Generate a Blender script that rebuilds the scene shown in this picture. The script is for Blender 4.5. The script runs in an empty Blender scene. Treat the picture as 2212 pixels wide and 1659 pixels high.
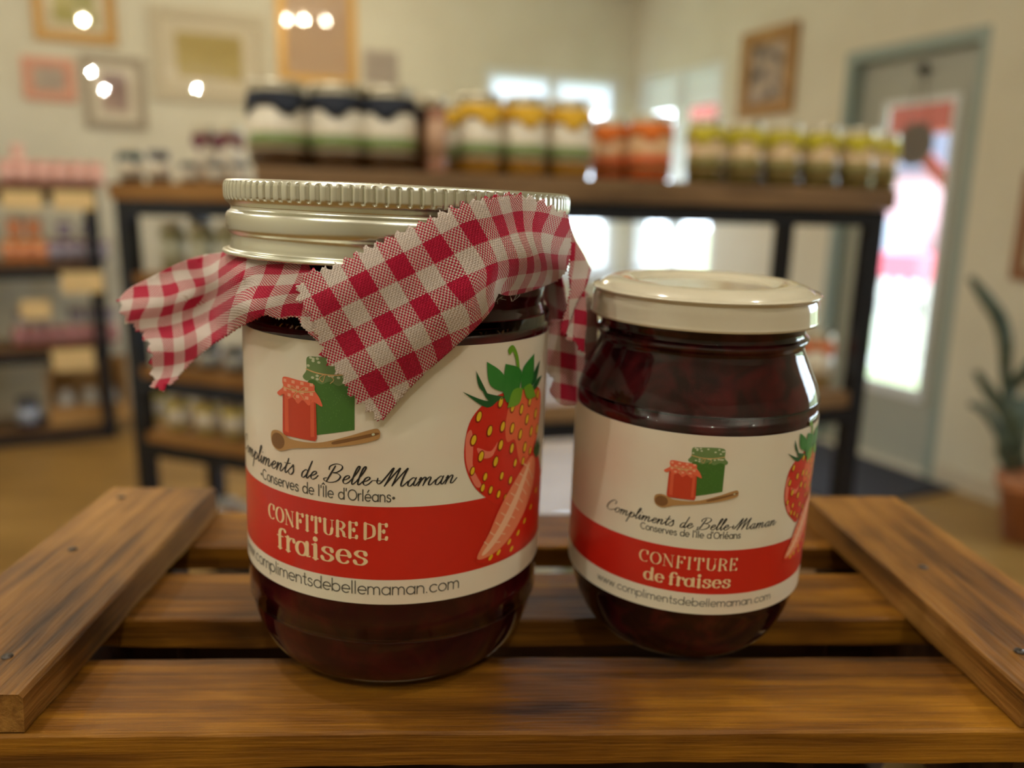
import bpy, bmesh, math, random
import numpy as np
from mathutils import Matrix, Vector
random.seed(7)
PI = math.pi
scene = bpy.context.scene
C = scene.collection

# ------------------------------------------------------------------ camera, world, lights, exposure
CX, CY = 1106.0, 829.5
F_PX, PITCH, ROLL, YAW = 1751.05, 0.217568, 0.018175, 0.038873
CAM_H = 1.32                                   # eye height over the shop floor
def _axes():
    fw = np.array([math.sin(YAW), math.cos(YAW), 0]); rt = np.array([math.cos(YAW), -math.sin(YAW), 0]); up = np.array([0, 0, 1.0])
    f2 = fw*math.cos(PITCH) - up*math.sin(PITCH); u2 = up*math.cos(PITCH) + fw*math.sin(PITCH)
    c, s = math.cos(ROLL), math.sin(ROLL)
    return f2, rt*c + u2*s, -rt*s + u2*c
FWD, RGT, UPV = _axes()
CAM = np.array([0, 0, CAM_H])
def ray(x, y): return FWD + RGT*(x-CX)/F_PX - UPV*(y-CY)/F_PX
def on_z(x, y, z):                              # point of the picture on the level z
    d = ray(x, y); return CAM + d*((z-CAM_H)/d[2])
def on_vert(x, y, o, n):                        # point of the picture on a vertical plane
    d = ray(x, y); t = ((o[0]-0)*n[0] + (o[1]-0)*n[1])/(d[0]*n[0] + d[1]*n[1]); return CAM + d*t
def at_depth(x, y, zc): return CAM + ray(x, y)*zc
cam_data = bpy.data.cameras.new('camera')
cam = bpy.data.objects.new('camera', cam_data); C.objects.link(cam)
M = Matrix.Identity(4)
for i, ax in enumerate((RGT, UPV, -FWD)):
    for j in range(3): M[j][i] = ax[j]
for j in range(3): M[j][3] = CAM[j]
cam.matrix_world = M
cam_data.sensor_width = 36; cam_data.lens = F_PX/2212*36; cam_data.clip_start = 0.01; cam_data.clip_end = 200
cam_data.dof.use_dof = True; cam_data.dof.focus_distance = 0.172; cam_data.dof.aperture_fstop = 8.2
scene.camera = cam
vs = scene.view_settings
vs.view_transform = 'Standard'; vs.look = 'None'; vs.gamma = 1; vs.use_curve_mapping = False; vs.exposure = 0.45
w = bpy.data.worlds.new('overcast_sky'); scene.world = w; w.use_nodes = True
wb = w.node_tree.nodes['Background']; wb.inputs[0].default_value = (0.72, 0.86, 1, 1); wb.inputs[1].default_value = 7.6

def lamp_light(name, loc, power, col=(1, .85, .64), size=.022):
    l = bpy.data.lights.new(name, 'POINT'); l.energy = power; l.color = col; l.shadow_soft_size = size
    return l

# ------------------------------------------------------------------ helpers
def srgb(r, g, b):
    f = lambda c: (c/255/12.92) if c <= 10 else ((c/255+.055)/1.055)**2.4
    return (f(r), f(g), f(b), 1)
MATS = {}
def mat(name, col, rough=.5, metal=0, **k):
    if name in MATS: return MATS[name]
    m = bpy.data.materials.new(name); m.use_nodes = True; b = m.node_tree.nodes['Principled BSDF']
    b.inputs['Base Color'].default_value = col; b.inputs['Roughness'].default_value = rough; b.inputs['Metallic'].default_value = metal
    for kk, v in k.items(): b.inputs[kk.replace('_', ' ')].default_value = v
    MATS[name] = m; return m
def noisy(name, c1, c2, scale=(10, 10, 10), rough=.6, detail=5, bump=0, lo=.35, hi=.65, coord='Object', dist=.0, metal=0, **k):
    """two colours mixed by stretched noise"""
    m = mat(name, c1, rough, metal, **k); nt = m.node_tree; b = nt.nodes['Principled BSDF']
    tc = nt.nodes.new('ShaderNodeTexCoord'); mp = nt.nodes.new('ShaderNodeMapping'); mp.inputs['Scale'].default_value = scale
    nz = nt.nodes.new('ShaderNodeTexNoise'); nz.inputs['Scale'].default_value = 1; nz.inputs['Detail'].default_value = detail; nz.inputs['Distortion'].default_value = dist
    cr = nt.nodes.new('ShaderNodeValToRGB'); cr.color_ramp.elements[0].position = lo; cr.color_ramp.elements[1].position = hi
    cr.color_ramp.elements[0].color = c1; cr.color_ramp.elements[1].color = c2
    L = nt.links.new; L(tc.outputs[coord], mp.inputs[0]); L(mp.outputs[0], nz.inputs['Vector']); L(nz.outputs[0], cr.inputs[0]); L(cr.outputs[0], b.inputs['Base Color'])
    if bump:
        bp = nt.nodes.new('ShaderNodeBump'); bp.inputs['Strength'].default_value = bump; bp.inputs['Distance'].default_value = .001
        L(nz.outputs[0], bp.inputs['Height']); L(bp.outputs[0], b.inputs['Normal'])
    return m
def wood(name, dark, mid, light, along='x', rough=.55, s=1.0, bump=.35):
    """stained timber: broad stain patches, long grain streaks, fine fibre relief"""
    if name in MATS: return MATS[name]
    m = bpy.data.materials.new(name); m.use_nodes = True; MATS[name] = m
    nt = m.node_tree; b = nt.nodes['Principled BSDF']; b.inputs['Roughness'].default_value = rough; b.inputs['Specular IOR Level'].default_value = .25; L = nt.links.new
    tc = nt.nodes.new('ShaderNodeTexCoord'); oi = nt.nodes.new('ShaderNodeObjectInfo')
    off = nt.nodes.new('ShaderNodeVectorMath'); off.operation = 'ADD'
    mul = nt.nodes.new('ShaderNodeMath'); mul.operation = 'MULTIPLY'; mul.inputs[1].default_value = 7.3
    L(oi.outputs['Random'], mul.inputs[0]); L(tc.outputs['Object'], off.inputs[0]); L(mul.outputs[0], off.inputs[1])
    def nz(sc, detail=4, dist=0):
        mp = nt.nodes.new('ShaderNodeMapping'); mp.inputs['Scale'].default_value = [v*s for v in (sc if along == 'x' else (sc[1], sc[0], sc[2]))]
        n = nt.nodes.new('ShaderNodeTexNoise'); n.inputs['Scale'].default_value = 1; n.inputs['Detail'].default_value = detail; n.inputs['Distortion'].default_value = dist
        L(off.outputs[0], mp.inputs[0]); L(mp.outputs[0], n.inputs['Vector']); return n
    stain = nz((14, 45, 45), 3, .4); grain = nz((9, 260, 260), 4, .5); fibre = nz((60, 1500, 1500), 3)
    c1 = nt.nodes.new('ShaderNodeValToRGB'); e = c1.color_ramp.elements; e[0].position = .36; e[0].color = dark; e[1].position = .66; e[1].color = light
    x = c1.color_ramp.elements.new(.50); x.color = mid
    a1 = nt.nodes.new('ShaderNodeMath'); a1.operation = 'MULTIPLY'; a1.inputs[1].default_value = .52
    a2 = nt.nodes.new('ShaderNodeMath'); a2.operation = 'MULTIPLY_ADD'; a2.inputs[1].default_value = .36
    a3 = nt.nodes.new('ShaderNodeMath'); a3.operation = 'MULTIPLY_ADD'; a3.inputs[1].default_value = .14
    L(stain.outputs[0], a1.inputs[0]); L(grain.outputs[0], a2.inputs[0]); L(a1.outputs[0], a2.inputs[2]); L(fibre.outputs[0], a3.inputs[0]); L(a2.outputs[0], a3.inputs[2])
    L(a3.outputs[0], c1.inputs[0]); L(c1.outputs[0], b.inputs['Base Color'])
    bp = nt.nodes.new('ShaderNodeBump'); bp.inputs['Strength'].default_value = bump; bp.inputs['Distance'].default_value = .0006
    ad = nt.nodes.new('ShaderNodeMath'); ad.operation = 'ADD'; L(fibre.outputs[0], ad.inputs[0]); L(grain.outputs[0], ad.inputs[1])
    L(ad.outputs[0], bp.inputs['Height']); L(bp.outputs[0], b.inputs['Normal'])
    return m
def pane_mat(name, tint=(1, 1, 1, 1), boost=1.0):
    """thin glazing: clear straight through, mirror-like at grazing angles"""
    if name in MATS: return MATS[name]
    m = bpy.data.materials.new(name); m.use_nodes = True; MATS[name] = m; nt = m.node_tree; nt.nodes.clear(); L = nt.links.new
    o = nt.nodes.new('ShaderNodeOutputMaterial'); mx = nt.nodes.new('ShaderNodeMixShader'); t = nt.nodes.new('ShaderNodeBsdfTransparent'); g = nt.nodes.new('ShaderNodeBsdfGlossy')
    lw = nt.nodes.new('ShaderNodeLayerWeight'); lw.inputs[0].default_value = .5
    pw = nt.nodes.new('ShaderNodeMath'); pw.operation = 'POWER'; pw.inputs[1].default_value = 5.0; L(lw.outputs['Facing'], pw.inputs[0])
    fr = nt.nodes.new('ShaderNodeMath'); fr.operation = 'MULTIPLY_ADD'; fr.inputs[1].default_value = .5; fr.inputs[2].default_value = .03; L(pw.outputs[0], fr.inputs[0]); t.inputs[0].default_value = tint; g.inputs['Roughness'].default_value = .0
    ml = nt.nodes.new('ShaderNodeMath'); ml.operation = 'MULTIPLY'; ml.inputs[1].default_value = boost; L(fr.outputs[0], ml.inputs[0])
    L(ml.outputs[0], mx.inputs[0]); L(t.outputs[0], mx.inputs[1]); L(g.outputs[0], mx.inputs[2]); L(mx.outputs[0], o.inputs[0]); return m

class MB:
    """collects geometry for ONE mesh object"""
    def __init__(s): s.v = []; s.f = []; s.m = []; s.uv = {}; s.mats = []
    def mi(s, m):
        if m is None: return 0
        if m not in s.mats: s.mats.append(m)
        return s.mats.index(m)
    def add(s, v, f, m=None):
        o = len(s.v); s.v += [tuple(map(float, q)) for q in v]; k = s.mi(m)
        for q in f: s.f.append([o+i for i in q]); s.m.append(k)
        return s
    def box(s, a, b, m=None, bev=0):
        (x0, y0, z0), (x1, y1, z1) = a, b
        if bev <= 0:
            return s.add([(x0,y0,z0),(x1,y0,z0),(x1,y1,z0),(x0,y1,z0),(x0,y0,z1),(x1,y0,z1),(x1,y1,z1),(x0,y1,z1)], [(0,3,2,1),(4,5,6,7),(0,1,5,4),(1,2,6,5),(2,3,7,6),(3,0,4,7)], m)
        bm = bmesh.new(); bmesh.ops.create_cube(bm, size=1)
        for q in bm.verts: q.co = Vector(((x0+x1)/2+q.co.x*(x1-x0), (y0+y1)/2+q.co.y*(y1-y0), (z0+z1)/2+q.co.z*(z1-z0)))
        bmesh.ops.bevel(bm, geom=bm.edges[:], offset=bev, segments=2, affect='EDGES', profile=.6)
        bm.verts.index_update(); s.add([q.co for q in bm.verts], [[q.index for q in f.verts] for f in bm.faces], m); bm.free(); return s
    def lathe(s, prof, seg=48, m=None, rfun=None, closed=False):
        v = []; f = []; n = len(prof)
        for (r, z) in prof:
            for k in range(seg):
                a = 2*PI*k/seg; rr = r if rfun is None else rfun(r, z, a); v.append((rr*math.sin(a), -rr*math.cos(a), z))
        for i in range(n-1 if not closed else n):
            j = (i+1) % n
            for k in range(seg):
                k2 = (k+1) % seg; f.append((i*seg+k, i*seg+k2, j*seg+k2, j*seg+k))
        return s.add(v, f, m)
    def disc(s, r, z, seg=48, m=None, up=True):
        v = [(r*math.sin(2*PI*k/seg), -r*math.cos(2*PI*k/seg), z) for k in range(seg)]
        return s.add(v, [list(range(seg)) if up else list(range(seg))[::-1]], m)
    def tube(s, pts, rad, seg=8, m=None, flat=1.0):
        pts = [Vector(q) for q in pts]; v = []; f = []; n = len(pts)
        for i, q in enumerate(pts):
            t = (pts[min(i+1, n-1)]-pts[max(i-1, 0)]).normalized(); a = t.cross(Vector((.31, .93, .2))).normalized(); b = t.cross(a)
            r = rad[i] if hasattr(rad, '__len__') else rad
            for k in range(seg): an = 2*PI*k/seg; v.append(q + a*r*math.cos(an) + b*r*flat*math.sin(an))
        for i in range(n-1):
            for k in range(seg): k2 = (k+1) % seg; f.append((i*seg+k, i*seg+k2, (i+1)*seg+k2, (i+1)*seg+k))
        f.append(list(range(seg))[::-1]); f.append([(n-1)*seg+k for k in range(seg)])
        return s.add(v, f, m)
    def build(s, name, m=None, parent=None, smooth=False, label=None, uv=None):
        me = bpy.data.meshes.new(name); me.from_pydata(s.v, [], s.f)
        ml = s.mats or [m]
        for q in ml: me.materials.append(q)
        me.polygons.foreach_set('material_index', s.m if s.mats else [0]*len(s.f))
        if smooth: me.polygons.foreach_set('use_smooth', [True]*len(s.f))
        if uv is not None:
            lay = me.uv_layers.new(name='UVMap'); d = np.array(uv, dtype=float)
            idx = np.empty(len(me.loops), dtype=np.int32); me.loops.foreach_get('vertex_index', idx); lay.data.foreach_set('uv', d[idx].ravel())
        me.update(); o = bpy.data.objects.new(name, me); C.objects.link(o)
        if parent is not None: o.parent = parent
        if label: o['label'] = label
        return o
def autosmooth(o, ang=35):
    me = o.data; bm = bmesh.new(); bm.from_mesh(me)
    for f in bm.faces: f.smooth = True
    for e in bm.edges:
        if len(e.link_faces) == 2 and e.calc_face_angle(0) > math.radians(ang): e.smooth = False
    bm.to_mesh(me); bm.free()
def thing(name, label, cat, loc=(0, 0, 0), rotz=0, group=None):
    o = bpy.data.objects.new(name, None); C.objects.link(o); o.location = loc; o.rotation_euler = (0, 0, rotz); o.empty_display_size = .02
    o['label'] = label; o['category'] = cat
    if group: o['group'] = group
    return o
def tag(o, label, cat, group=None):
    o['label'] = label; o['category'] = cat
    if group: o['group'] = group
    return o
def struct(o): o['kind'] = 'structure'; return o
def dup(root, loc, rotz, label, parent=None):
    r = root.copy(); C.objects.link(r); r.location = loc; r.rotation_euler = (0, 0, rotz); r['label'] = label
    for ch in list(root.children):
        c = ch.copy(); C.objects.link(c); c.parent = r
        for g in list(ch.children):
            d = g.copy(); C.objects.link(d); d.parent = c
    return r
def catmull(pts, n=8, closed=False):
    P = [np.array(q, float) for q in pts]; out = []; N = len(P)
    R = range(N) if closed else range(N-1)
    for i in R:
        if closed: a, b, c, d = P[(i-1) % N], P[i], P[(i+1) % N], P[(i+2) % N]
        else: a, b, c, d = P[max(i-1, 0)], P[i], P[i+1], P[min(i+2, N-1)]
        for k in range(n):
            t = k/n; out.append(.5*((2*b)+(c-a)*t+(2*a-5*b+4*c-d)*t*t+(-a+3*b-3*c+d)*t**3))
    if not closed: out.append(P[-1])
    return out
mm = .001

# ------------------------------------------------------------------ the room
WANG = math.radians(-22.5)
E1 = np.array([math.sin(WANG), math.cos(WANG)]); E2 = np.array([math.cos(WANG), -math.sin(WANG)])   # E1 recedes along the door wall, E2 runs along the back wall towards it
q = on_z(1970, 1023, 0)[:2]                       # foot of the door wall
NR = E2                                            # out through the door wall
crn = on_vert(1365, 300, q, NR)[:2]                # room corner
CEIL = 2.85
def wall_pt(s, z, off=0): return np.array([*(crn - E1*s + E2*off), z])      # door wall: s metres from the corner towards the camera
def back_pt(s, z, off=0): return np.array([*(crn - E2*s + E1*off), z])      # back wall: s metres from the corner
def s_wall(x, y): P = on_vert(x, y, q, NR); return float((crn-P[:2])@E1), float(P[2])
def s_back(x, y): P = on_vert(x, y, crn, E1); return float((crn-P[:2])@E2), float(P[2])

m_wall = noisy('cream_plaster', srgb(226, 221, 202), srgb(220, 214, 194), (3, 3, 3), .8, 3)
m_floor = wood('shop_floorboards', srgb(130, 98, 50), srgb(152, 116, 62), srgb(170, 134, 76), 'x', .38, .12, .15)
m_trim = mat('grey_green_paint', srgb(150, 165, 160), .45)
m_white = mat('white_window_paint', srgb(235, 238, 238), .4)

def wall_with_holes(name, fpt, length, holes, thick):
    """vertical wall made of blocks around rectangular openings (s0,s1,z0,z1)"""
    mb = MB(); ss = sorted({0, length, *[h[0] for h in holes], *[h[1] for h in holes]}); zz = sorted({0, CEIL, *[h[2] for h in holes], *[h[3] for h in holes]})
    for i in range(len(ss)-1):
        for j in range(len(zz)-1):
            sc, zc = (ss[i]+ss[i+1])/2, (zz[j]+zz[j+1])/2
            if any(h[0] < sc < h[1] and h[2] < zc < h[3] for h in holes): continue
            v = []
            for off in (0, thick):
                for (a, z) in ((ss[i], zz[j]), (ss[i+1], zz[j]), (ss[i+1], zz[j+1]), (ss[i], zz[j+1])): v.append(fpt(a, z, off))
            mb.add(v, [(0,1,2,3),(7,6,5,4),(0,4,5,1),(1,5,6,2),(2,6,7,3),(3,7,4,0)])
    return struct(mb.build(name, m_wall))
w2a, w2z = s_wall(1376, 182); w2b, _ = s_wall(1566, 120); WTOP = CAM_H+.95; WBOT = CAM_H-.52
da, _ = s_wall(1812, 300); db, _ = s_wall(2112, 300); DTOP = CAM_H+.83
w1b, _ = s_back(1045, 200); w1a, _ = s_back(1342, 200)
RIGHT_LEN, BACK_LEN = 9.0, 6.2
w3a = float((crn-q)@E1)+(q[1]-2.75)/E1[1]; w3b = w3a+1.5
wall_with_holes('wall_right', wall_pt, RIGHT_LEN, [(w2a, w2b, WBOT, WTOP), (da, db, 0, DTOP), (w3a, w3b, .55, WTOP)], .16)
wall_with_holes('wall_back', back_pt, BACK_LEN, [(w1a, w1b, WBOT, WTOP)], .16)
def quad_slab(name, pts, z0, z1, m):
    mb = MB(); mb.add([(*p[:2], z0) for p in pts]+[(*p[:2], z1) for p in pts], [(3,2,1,0),(4,5,6,7),(0,1,5,4),(1,2,6,5),(2,3,7,6),(3,0,4,7)]); return struct(mb.build(name, m))
cA = crn; cB = crn - E1*RIGHT_LEN; cC = cB - E2*BACK_LEN; cD = crn - E2*BACK_LEN
quad_slab('floor', [cD, cC, cB, cA], -.1, 0, m_floor)
quad_slab('ceiling', [cD, cC, cB, cA], CEIL, CEIL+.1, mat('white_ceiling', srgb(238, 232, 220), .9))
quad_slab('wall_left', [cD, cD-E2*.1, cC-E2*.1, cC], 0, CEIL, m_wall)
quad_slab('wall_rear', [cB, cB-E1*.1, cC-E1*.1, cC], 0, CEIL, m_wall)
def strip(name, fpt, s0, s1, z0, z1, o0, o1, m, parent=None, kind=True):
    mb = MB(); v = []
    for off in (o0, o1):
        for (a, z) in ((s0, z0), (s1, z0), (s1, z1), (s0, z1)): v.append(fpt(a, z, off))
    mb.add(v, [(0,1,2,3),(7,6,5,4),(0,4,5,1),(1,5,6,2),(2,6,7,3),(3,7,4,0)])
    o = mb.build(name, m, parent)
    if kind and parent is None: struct(o)
    return o
m_base = mat('pale_baseboard', srgb(214, 204, 184), .5)
strip('baseboard_right', wall_pt, db+.02, RIGHT_LEN, 0, .1, -.015, 0, m_base)
strip('baseboard_back', back_pt, 0, BACK_LEN, 0, .1, -.015, 0, m_base)
m_pane = pane_mat('window_glass')
m_blind = mat('white_blind', srgb(240, 244, 246), .8); _nt = m_blind.node_tree; _t = _nt.nodes.new('ShaderNodeBsdfTranslucent'); _t.inputs[0].default_value = (.92, .95, 1, 1)
_m = _nt.nodes.new('ShaderNodeMixShader'); _m.inputs[0].default_value = .55; _nt.links.new(_nt.nodes['Principled BSDF'].outputs[0], _m.inputs[1]); _nt.links.new(_t.outputs[0], _m.inputs[2]); _nt.links.new(_m.outputs[0], _nt.nodes['Material Output'].inputs[0])
def window(name, fpt, a, b, z0, z1, posts):
    root = bpy.data.objects.new(name, None); C.objects.link(root); struct(root)
    t = .07
    strip('frame_rail', fpt, a, b, z1-.05, z1, .02, .12, m_white, root); strip('roller_blind', fpt, a+.02, b-.02, z1-.26, z1-.0505, .05, .053, m_blind, root); strip('frame_rail', fpt, a, b, z0, z0+t, .02, .12, m_white, root)
    for s in [a, b-t]+posts: strip('frame_post', fpt, s, s+t, z0+t, z1-.0505, .02, .12, m_white, root)
    e = sorted([a, b-t]+posts)
    for i in range(len(e)-1): strip('pane', fpt, e[i]+t, e[i+1], z0+t, z1-.0505, .068, .074, m_pane, root)
    strip('sill', fpt, a-.04, b+.04, z0-.04, z0, -.06, .12, m_white, root)
    return root
window('window_1', back_pt, w1a, w1b, WBOT, WTOP, [(w1a+w1b)/2-.03])
window('window_2', wall_pt, w2a, w2b, WBOT, WTOP, [w2a+(w2b-w2a)*.45])
window('window_3', wall_pt, w3a, w3b, .55, WTOP, [(w3a+w3b)/2-.03])
# glazed door set into its recess
door = bpy.data.objects.new('door_1', None); C.objects.link(door); struct(door)
m_door = mat('door_grey', srgb(176, 178, 168), .45)
strip('door_jamb', wall_pt, da, da+.05, 0, DTOP, .0, .17, m_trim, door); strip('door_jamb', wall_pt, db-.05, db, 0, DTOP, .0, .17, m_trim, door)
strip('door_head', wall_pt, da+.05, db-.05, DTOP-.06, DTOP, .0, .17, m_trim, door)
d0, d1 = da+.05, db-.05
gx0, gx1, gz0, gz1 = d0+.17, d1-.12, .36, DTOP-.27
strip('door_stile', wall_pt, d0, gx0, .01, DTOP-.06, .08, .125, m_door, door); strip('door_stile', wall_pt, gx1, d1, .01, DTOP-.06, .08, .125, m_door, door)
strip('door_rail', wall_pt, gx0, gx1, .01, gz0, .08, .125, m_door, door); strip('door_rail', wall_pt, gx0, gx1, gz1, DTOP-.06, .08, .125, m_door, door)
m_bead = mat('door_bead_white', srgb(232, 236, 240), .4)
for (a, b, z0, z1) in ((gx0, gx0+.03, gz0, gz1), (gx1-.03, gx1, gz0, gz1), (gx0+.03, gx1-.03, gz1-.03, gz1), (gx0+.03, gx1-.03, gz0, gz0+.06)):
    strip('glazing_bead', wall_pt, a, b, z0, z1, .068, .08, m_bead, door)
strip('pane', wall_pt, gx0+.03, gx1-.03, gz0+.06, gz1-.03, .098, .104, m_pane, door)
strip('door_hinge', wall_pt, d0+.01, d0+.03, 1.55, 1.67, .066, .08, mat('dark_metal', srgb(52, 52, 54), .4, .8), door)
strip('door_threshold', wall_pt, da, db, -.1, .009, .0005, .17, m_base, door)

# outside
quad_slab('ground_outside', [(-30, 60), (-30, -20), (60, -20), (60, 60)], -.35, -.25, mat('lawn_ground', srgb(128, 136, 92), .9))
OUT = E2
def opt(s, out, z): return wall_pt(s, z, out)
def obox(mb, s0, s1, o0, o1, z0, z1, m=None):
    v = []
    for z in (z0, z1):
        for (a, o) in ((s0, o0), (s1, o0), (s1, o1), (s0, o1)): v.append(opt(a, o, z))
    mb.add(v, [(0,1,2,3),(7,6,5,4),(0,4,5,1),(1,5,6,2),(2,6,7,3),(3,7,4,0)], m)
m_red = mat('barn_red_paint', srgb(178, 84, 72), .7); m_red2 = mat('dark_red_roof', srgb(120, 60, 58), .8)
ds = (da+db)/2
# ---- porch outside the door
po = thing('porch', 'red timber porch roof and post outside the glazed door', 'porch', (*opt(ds, 1.2, 0)[:2], -.25))
po.location = (0, 0, 0)
def out_px(x, y, off): P_ = on_vert(x, y, q+NR*off, NR); return float((crn-P_[:2])@E1), float(P_[2])
ps, _ = out_px(2050, 500, 1.15); _, bz = out_px(1990, 285, 1.15)
mb = MB(); obox(mb, ps, ps+.16, 1.15, 1.31, -.25, bz); mb.build('post', m_red, po)
mb = MB(); obox(mb, ps-3, ps+2.5, 1.12, 1.36, bz, 2.6); mb.build('beam', m_red, po)
mb = MB(); obox(mb, ps-3.2, ps+2.7, .2, 1.7, 2.6, 2.72); mb.build('roof', m_red2, po)
mb = MB(); mb.tube([opt(ps+.08, 1.23, bz-.5), opt(ps-.5, 1.23, bz+.02)], .05, 6); mb.build('brace', m_red, po)
ra = thing('picket_railing', 'white picket railing across the yard seen through the door', 'railing', (0, 0, 0))
rs_, rz = out_px(1950, 605, 2.6); _, rz0 = out_px(1950, 815, 2.6)
for k in range(16):
    mb = MB(); s = rs_-1.2+.16*k; obox(mb, s, s+.06, 2.6, 2.63, rz0, rz); mb.build('picket', m_white, ra)
for z in (rz0+.06, rz-.16):
    mb = MB(); obox(mb, rs_-1.3, rs_+1.5, 2.63, 2.67, z, z+.07); mb.build('rail', m_white, ra)
ca = thing('parked_car', 'pale red car parked outside beyond the picket railing', 'car', (0, 0, 0))
cs_, cz_ = out_px(1925, 548, 7.0)
m_car = mat('car_red', srgb(205, 96, 112), .3)
mb = MB(); obox(mb, cs_-3.2, cs_+.5, 7, 8.6, 0.05, cz_); mb.build('body', m_car, ca)
mb = MB(); obox(mb, cs_-2.6, cs_-.6, 7.15, 8.45, cz_, cz_+.5); mb.build('cabin', mat('car_glass', srgb(150, 165, 175), .1), ca)
for s in (cs_-2.5, cs_-.2):
    mb = MB(); mb.tube([opt(s, 6.98, .05), opt(s, 7.2, .05)], .3, 16); mb.build('wheel', mat('tyre', srgb(40, 40, 42), .8), ca)
bd = thing('red_barn', 'distant red building with a dark roof behind the corner windows', 'building', (0, 0, 0))
mb = MB(); obox(mb, -16, -9, -6.5, 1.6, -.25, 2.0); mb.build('wall', m_red, bd)
mb = MB(); obox(mb, -16.2, -8.8, -6.7, 1.8, 2.0, 2.9); mb.build('roof', m_red2, bd)
bd2 = thing('neighbour_house', 'grey roofed house standing outside the side window', 'building', (0, 0, 0))
mb = MB(); obox(mb, -8, -3, 9, 13, -.25, 2.0); mb.build('wall', mat('house_wall', srgb(186, 150, 150), .8), bd2)
mb = MB(); obox(mb, -8.2, -2.8, 8.8, 13.2, 2.0, 2.7); mb.build('roof', mat('house_roof', srgb(92, 92, 104), .8), bd2)

# things on and by the door
sg = thing('door_sign', 'round grey sign hanging by a cord on the door glass', 'sign', (0, 0, 0))
P = on_vert(1976, 312, q+NR*.055, NR)
sr = .108
mb = MB(); seg = 40; v = [];
for off in (-.004, .004):
    for k in range(seg):
        a = 2*PI*k/seg; v.append((P[0]+E1[0]*sr*math.cos(a)+NR[0]*off, P[1]+E1[1]*sr*math.cos(a)+NR[1]*off, P[2]+sr*math.sin(a)))
mb.add(v, [list(range(seg)), [seg+k for k in range(seg)][::-1]]+[(k, seg+k, seg+(k+1) % seg, (k+1) % seg) for k in range(seg)])
mb.build('sign_disc', mat('sign_grey', srgb(112, 104, 96), .6), sg)
top = P + np.array([0, 0, .36])
mb = MB(); mb.tube([P+np.array([*E1*.07, sr*.8]), top], .0025, 5); mb.tube([P+np.array([*E1*-.07, sr*.8]), top], .0025, 5); mb.build('cord', mat('cord_brown', srgb(90, 76, 62), .8), sg)
mb = MB(); mb.tube([top, top-np.array([*NR*.03, 0])], [.028, .018], 12); mb.build('hook', MATS['dark_metal'], sg)
fm = on_z(1905, 1010, 0)
mb = MB(); v = []
s0 = da-.1; s1 = db+.15
for z in (.001, .013):
    for (a, o) in ((s0, -.75), (s1, -.75), (s1, -.03), (s0, -.03)): v.append(wall_pt(a, z, o))
mb.add(v, [(3,2,1,0),(4,5,6,7),(0,1,5,4),(1,2,6,5),(2,3,7,6),(3,0,4,7)])
tag(mb.build('door_mat', noisy('charcoal_mat', srgb(44, 44, 52), srgb(58, 58, 66), (90, 90, 90), .95)), 'dark charcoal mat on the floor in front of the door', 'mat')

# ------------------------------------------------------------------ pictures on the walls
m_pglass = pane_mat('picture_glass', boost=1.5)
def picture(name, label, fpt, s0, s1, z0, z1, m_frame, fw, m_mat, mw, m_print, depth=.025):
    o = thing(name, label, 'picture', (0, 0, 0))
    a, b = min(s0, s1), max(s0, s1)
    for (x0, x1, y0, y1) in ((a, b, z1-fw, z1), (a, b, z0, z0+fw), (a, a+fw, z0+fw, z1-fw), (b-fw, b, z0+fw, z1-fw)): strip('frame_bar', fpt, x0, x1, y0, y1, -depth, -.001, m_frame, o)
    if mw: strip('mount', fpt, a+fw, b-fw, z0+fw, z1-fw, -.010, -.002, m_mat, o)
    strip('print', fpt, a+fw+mw, b-fw-mw, z0+fw+mw, z1-fw-mw, -.012 if mw else -.010, -.010 if mw else -.002, m_print, o)
    strip('pane', fpt, a+fw, b-fw, z0+fw, z1-fw, -.017, -.0155, m_pglass, o)
    return o
def pic_px(name, label, plane, x0, y0, x1, y1, *a, **k):
    fn, pt = (s_wall, wall_pt) if plane == 'w' else (s_back, back_pt)
    xm, ym = (x0+x1)/2, (y0+y1)/2
    sa, _ = fn(x0, ym); sb, _ = fn(x1, ym); _, zt = fn(xm, y0); _, zb = fn(xm, y1)
    return picture(name, label, pt, sa, sb, zb, zt, *a, **k)
m_gold = mat('gold_frame', srgb(168, 126, 56), .4, .3); m_gfr = mat('grey_frame', srgb(166, 152, 130), .5); m_crm = mat('cream_mount', srgb(226, 214, 184), .7)
pic_px('picture', 'gold framed picture highest on the cream wall, cut by the top edge', 'b', 68, -70, 248, 92, m_gold, .055, m_crm, .05, noisy('pale_green_print', srgb(150, 152, 92), srgb(206, 192, 110), (6, 6, 6), .7))
pic_px('picture', 'small pink framed card on the cream wall under the gold picture', 'b', 50, 126, 162, 217, mat('pink_frame', srgb(222, 160, 134), .6), .05, None, 0, noisy('grey_card_print', srgb(206, 190, 170), srgb(160, 146, 140), (9, 9, 9), .7, lo=.45, hi=.75))
pic_px('picture', 'grey framed portrait with a white mount beside the pink card', 'b', 180, 122, 314, 278, m_gfr, .045, mat('white_mount', srgb(232, 222, 200), .7), .05, noisy('mauve_print', srgb(140, 112, 110), srgb(190, 164, 150), (7, 7, 7), .7))
pic_px('picture', 'large wide certificate in a pale frame with a tan print', 'b', 326, 22, 572, 222, mat('pale_frame', srgb(204, 192, 166), .6), .06, mat('ivory_mount', srgb(224, 212, 186), .7), .08, noisy('tan_print', srgb(182, 160, 92), srgb(202, 182, 116), (2, 2, 12), .7))
pic_px('picture', 'tall peach coloured picture in a gold frame catching lamp reflections', 'b', 597, -60, 768, 182, mat('amber_frame', srgb(214, 166, 84), .4, .2), .05, None, 0, noisy('peach_print', srgb(206, 172, 134), srgb(196, 164, 136), (3, 3, 3), .6))
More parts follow.
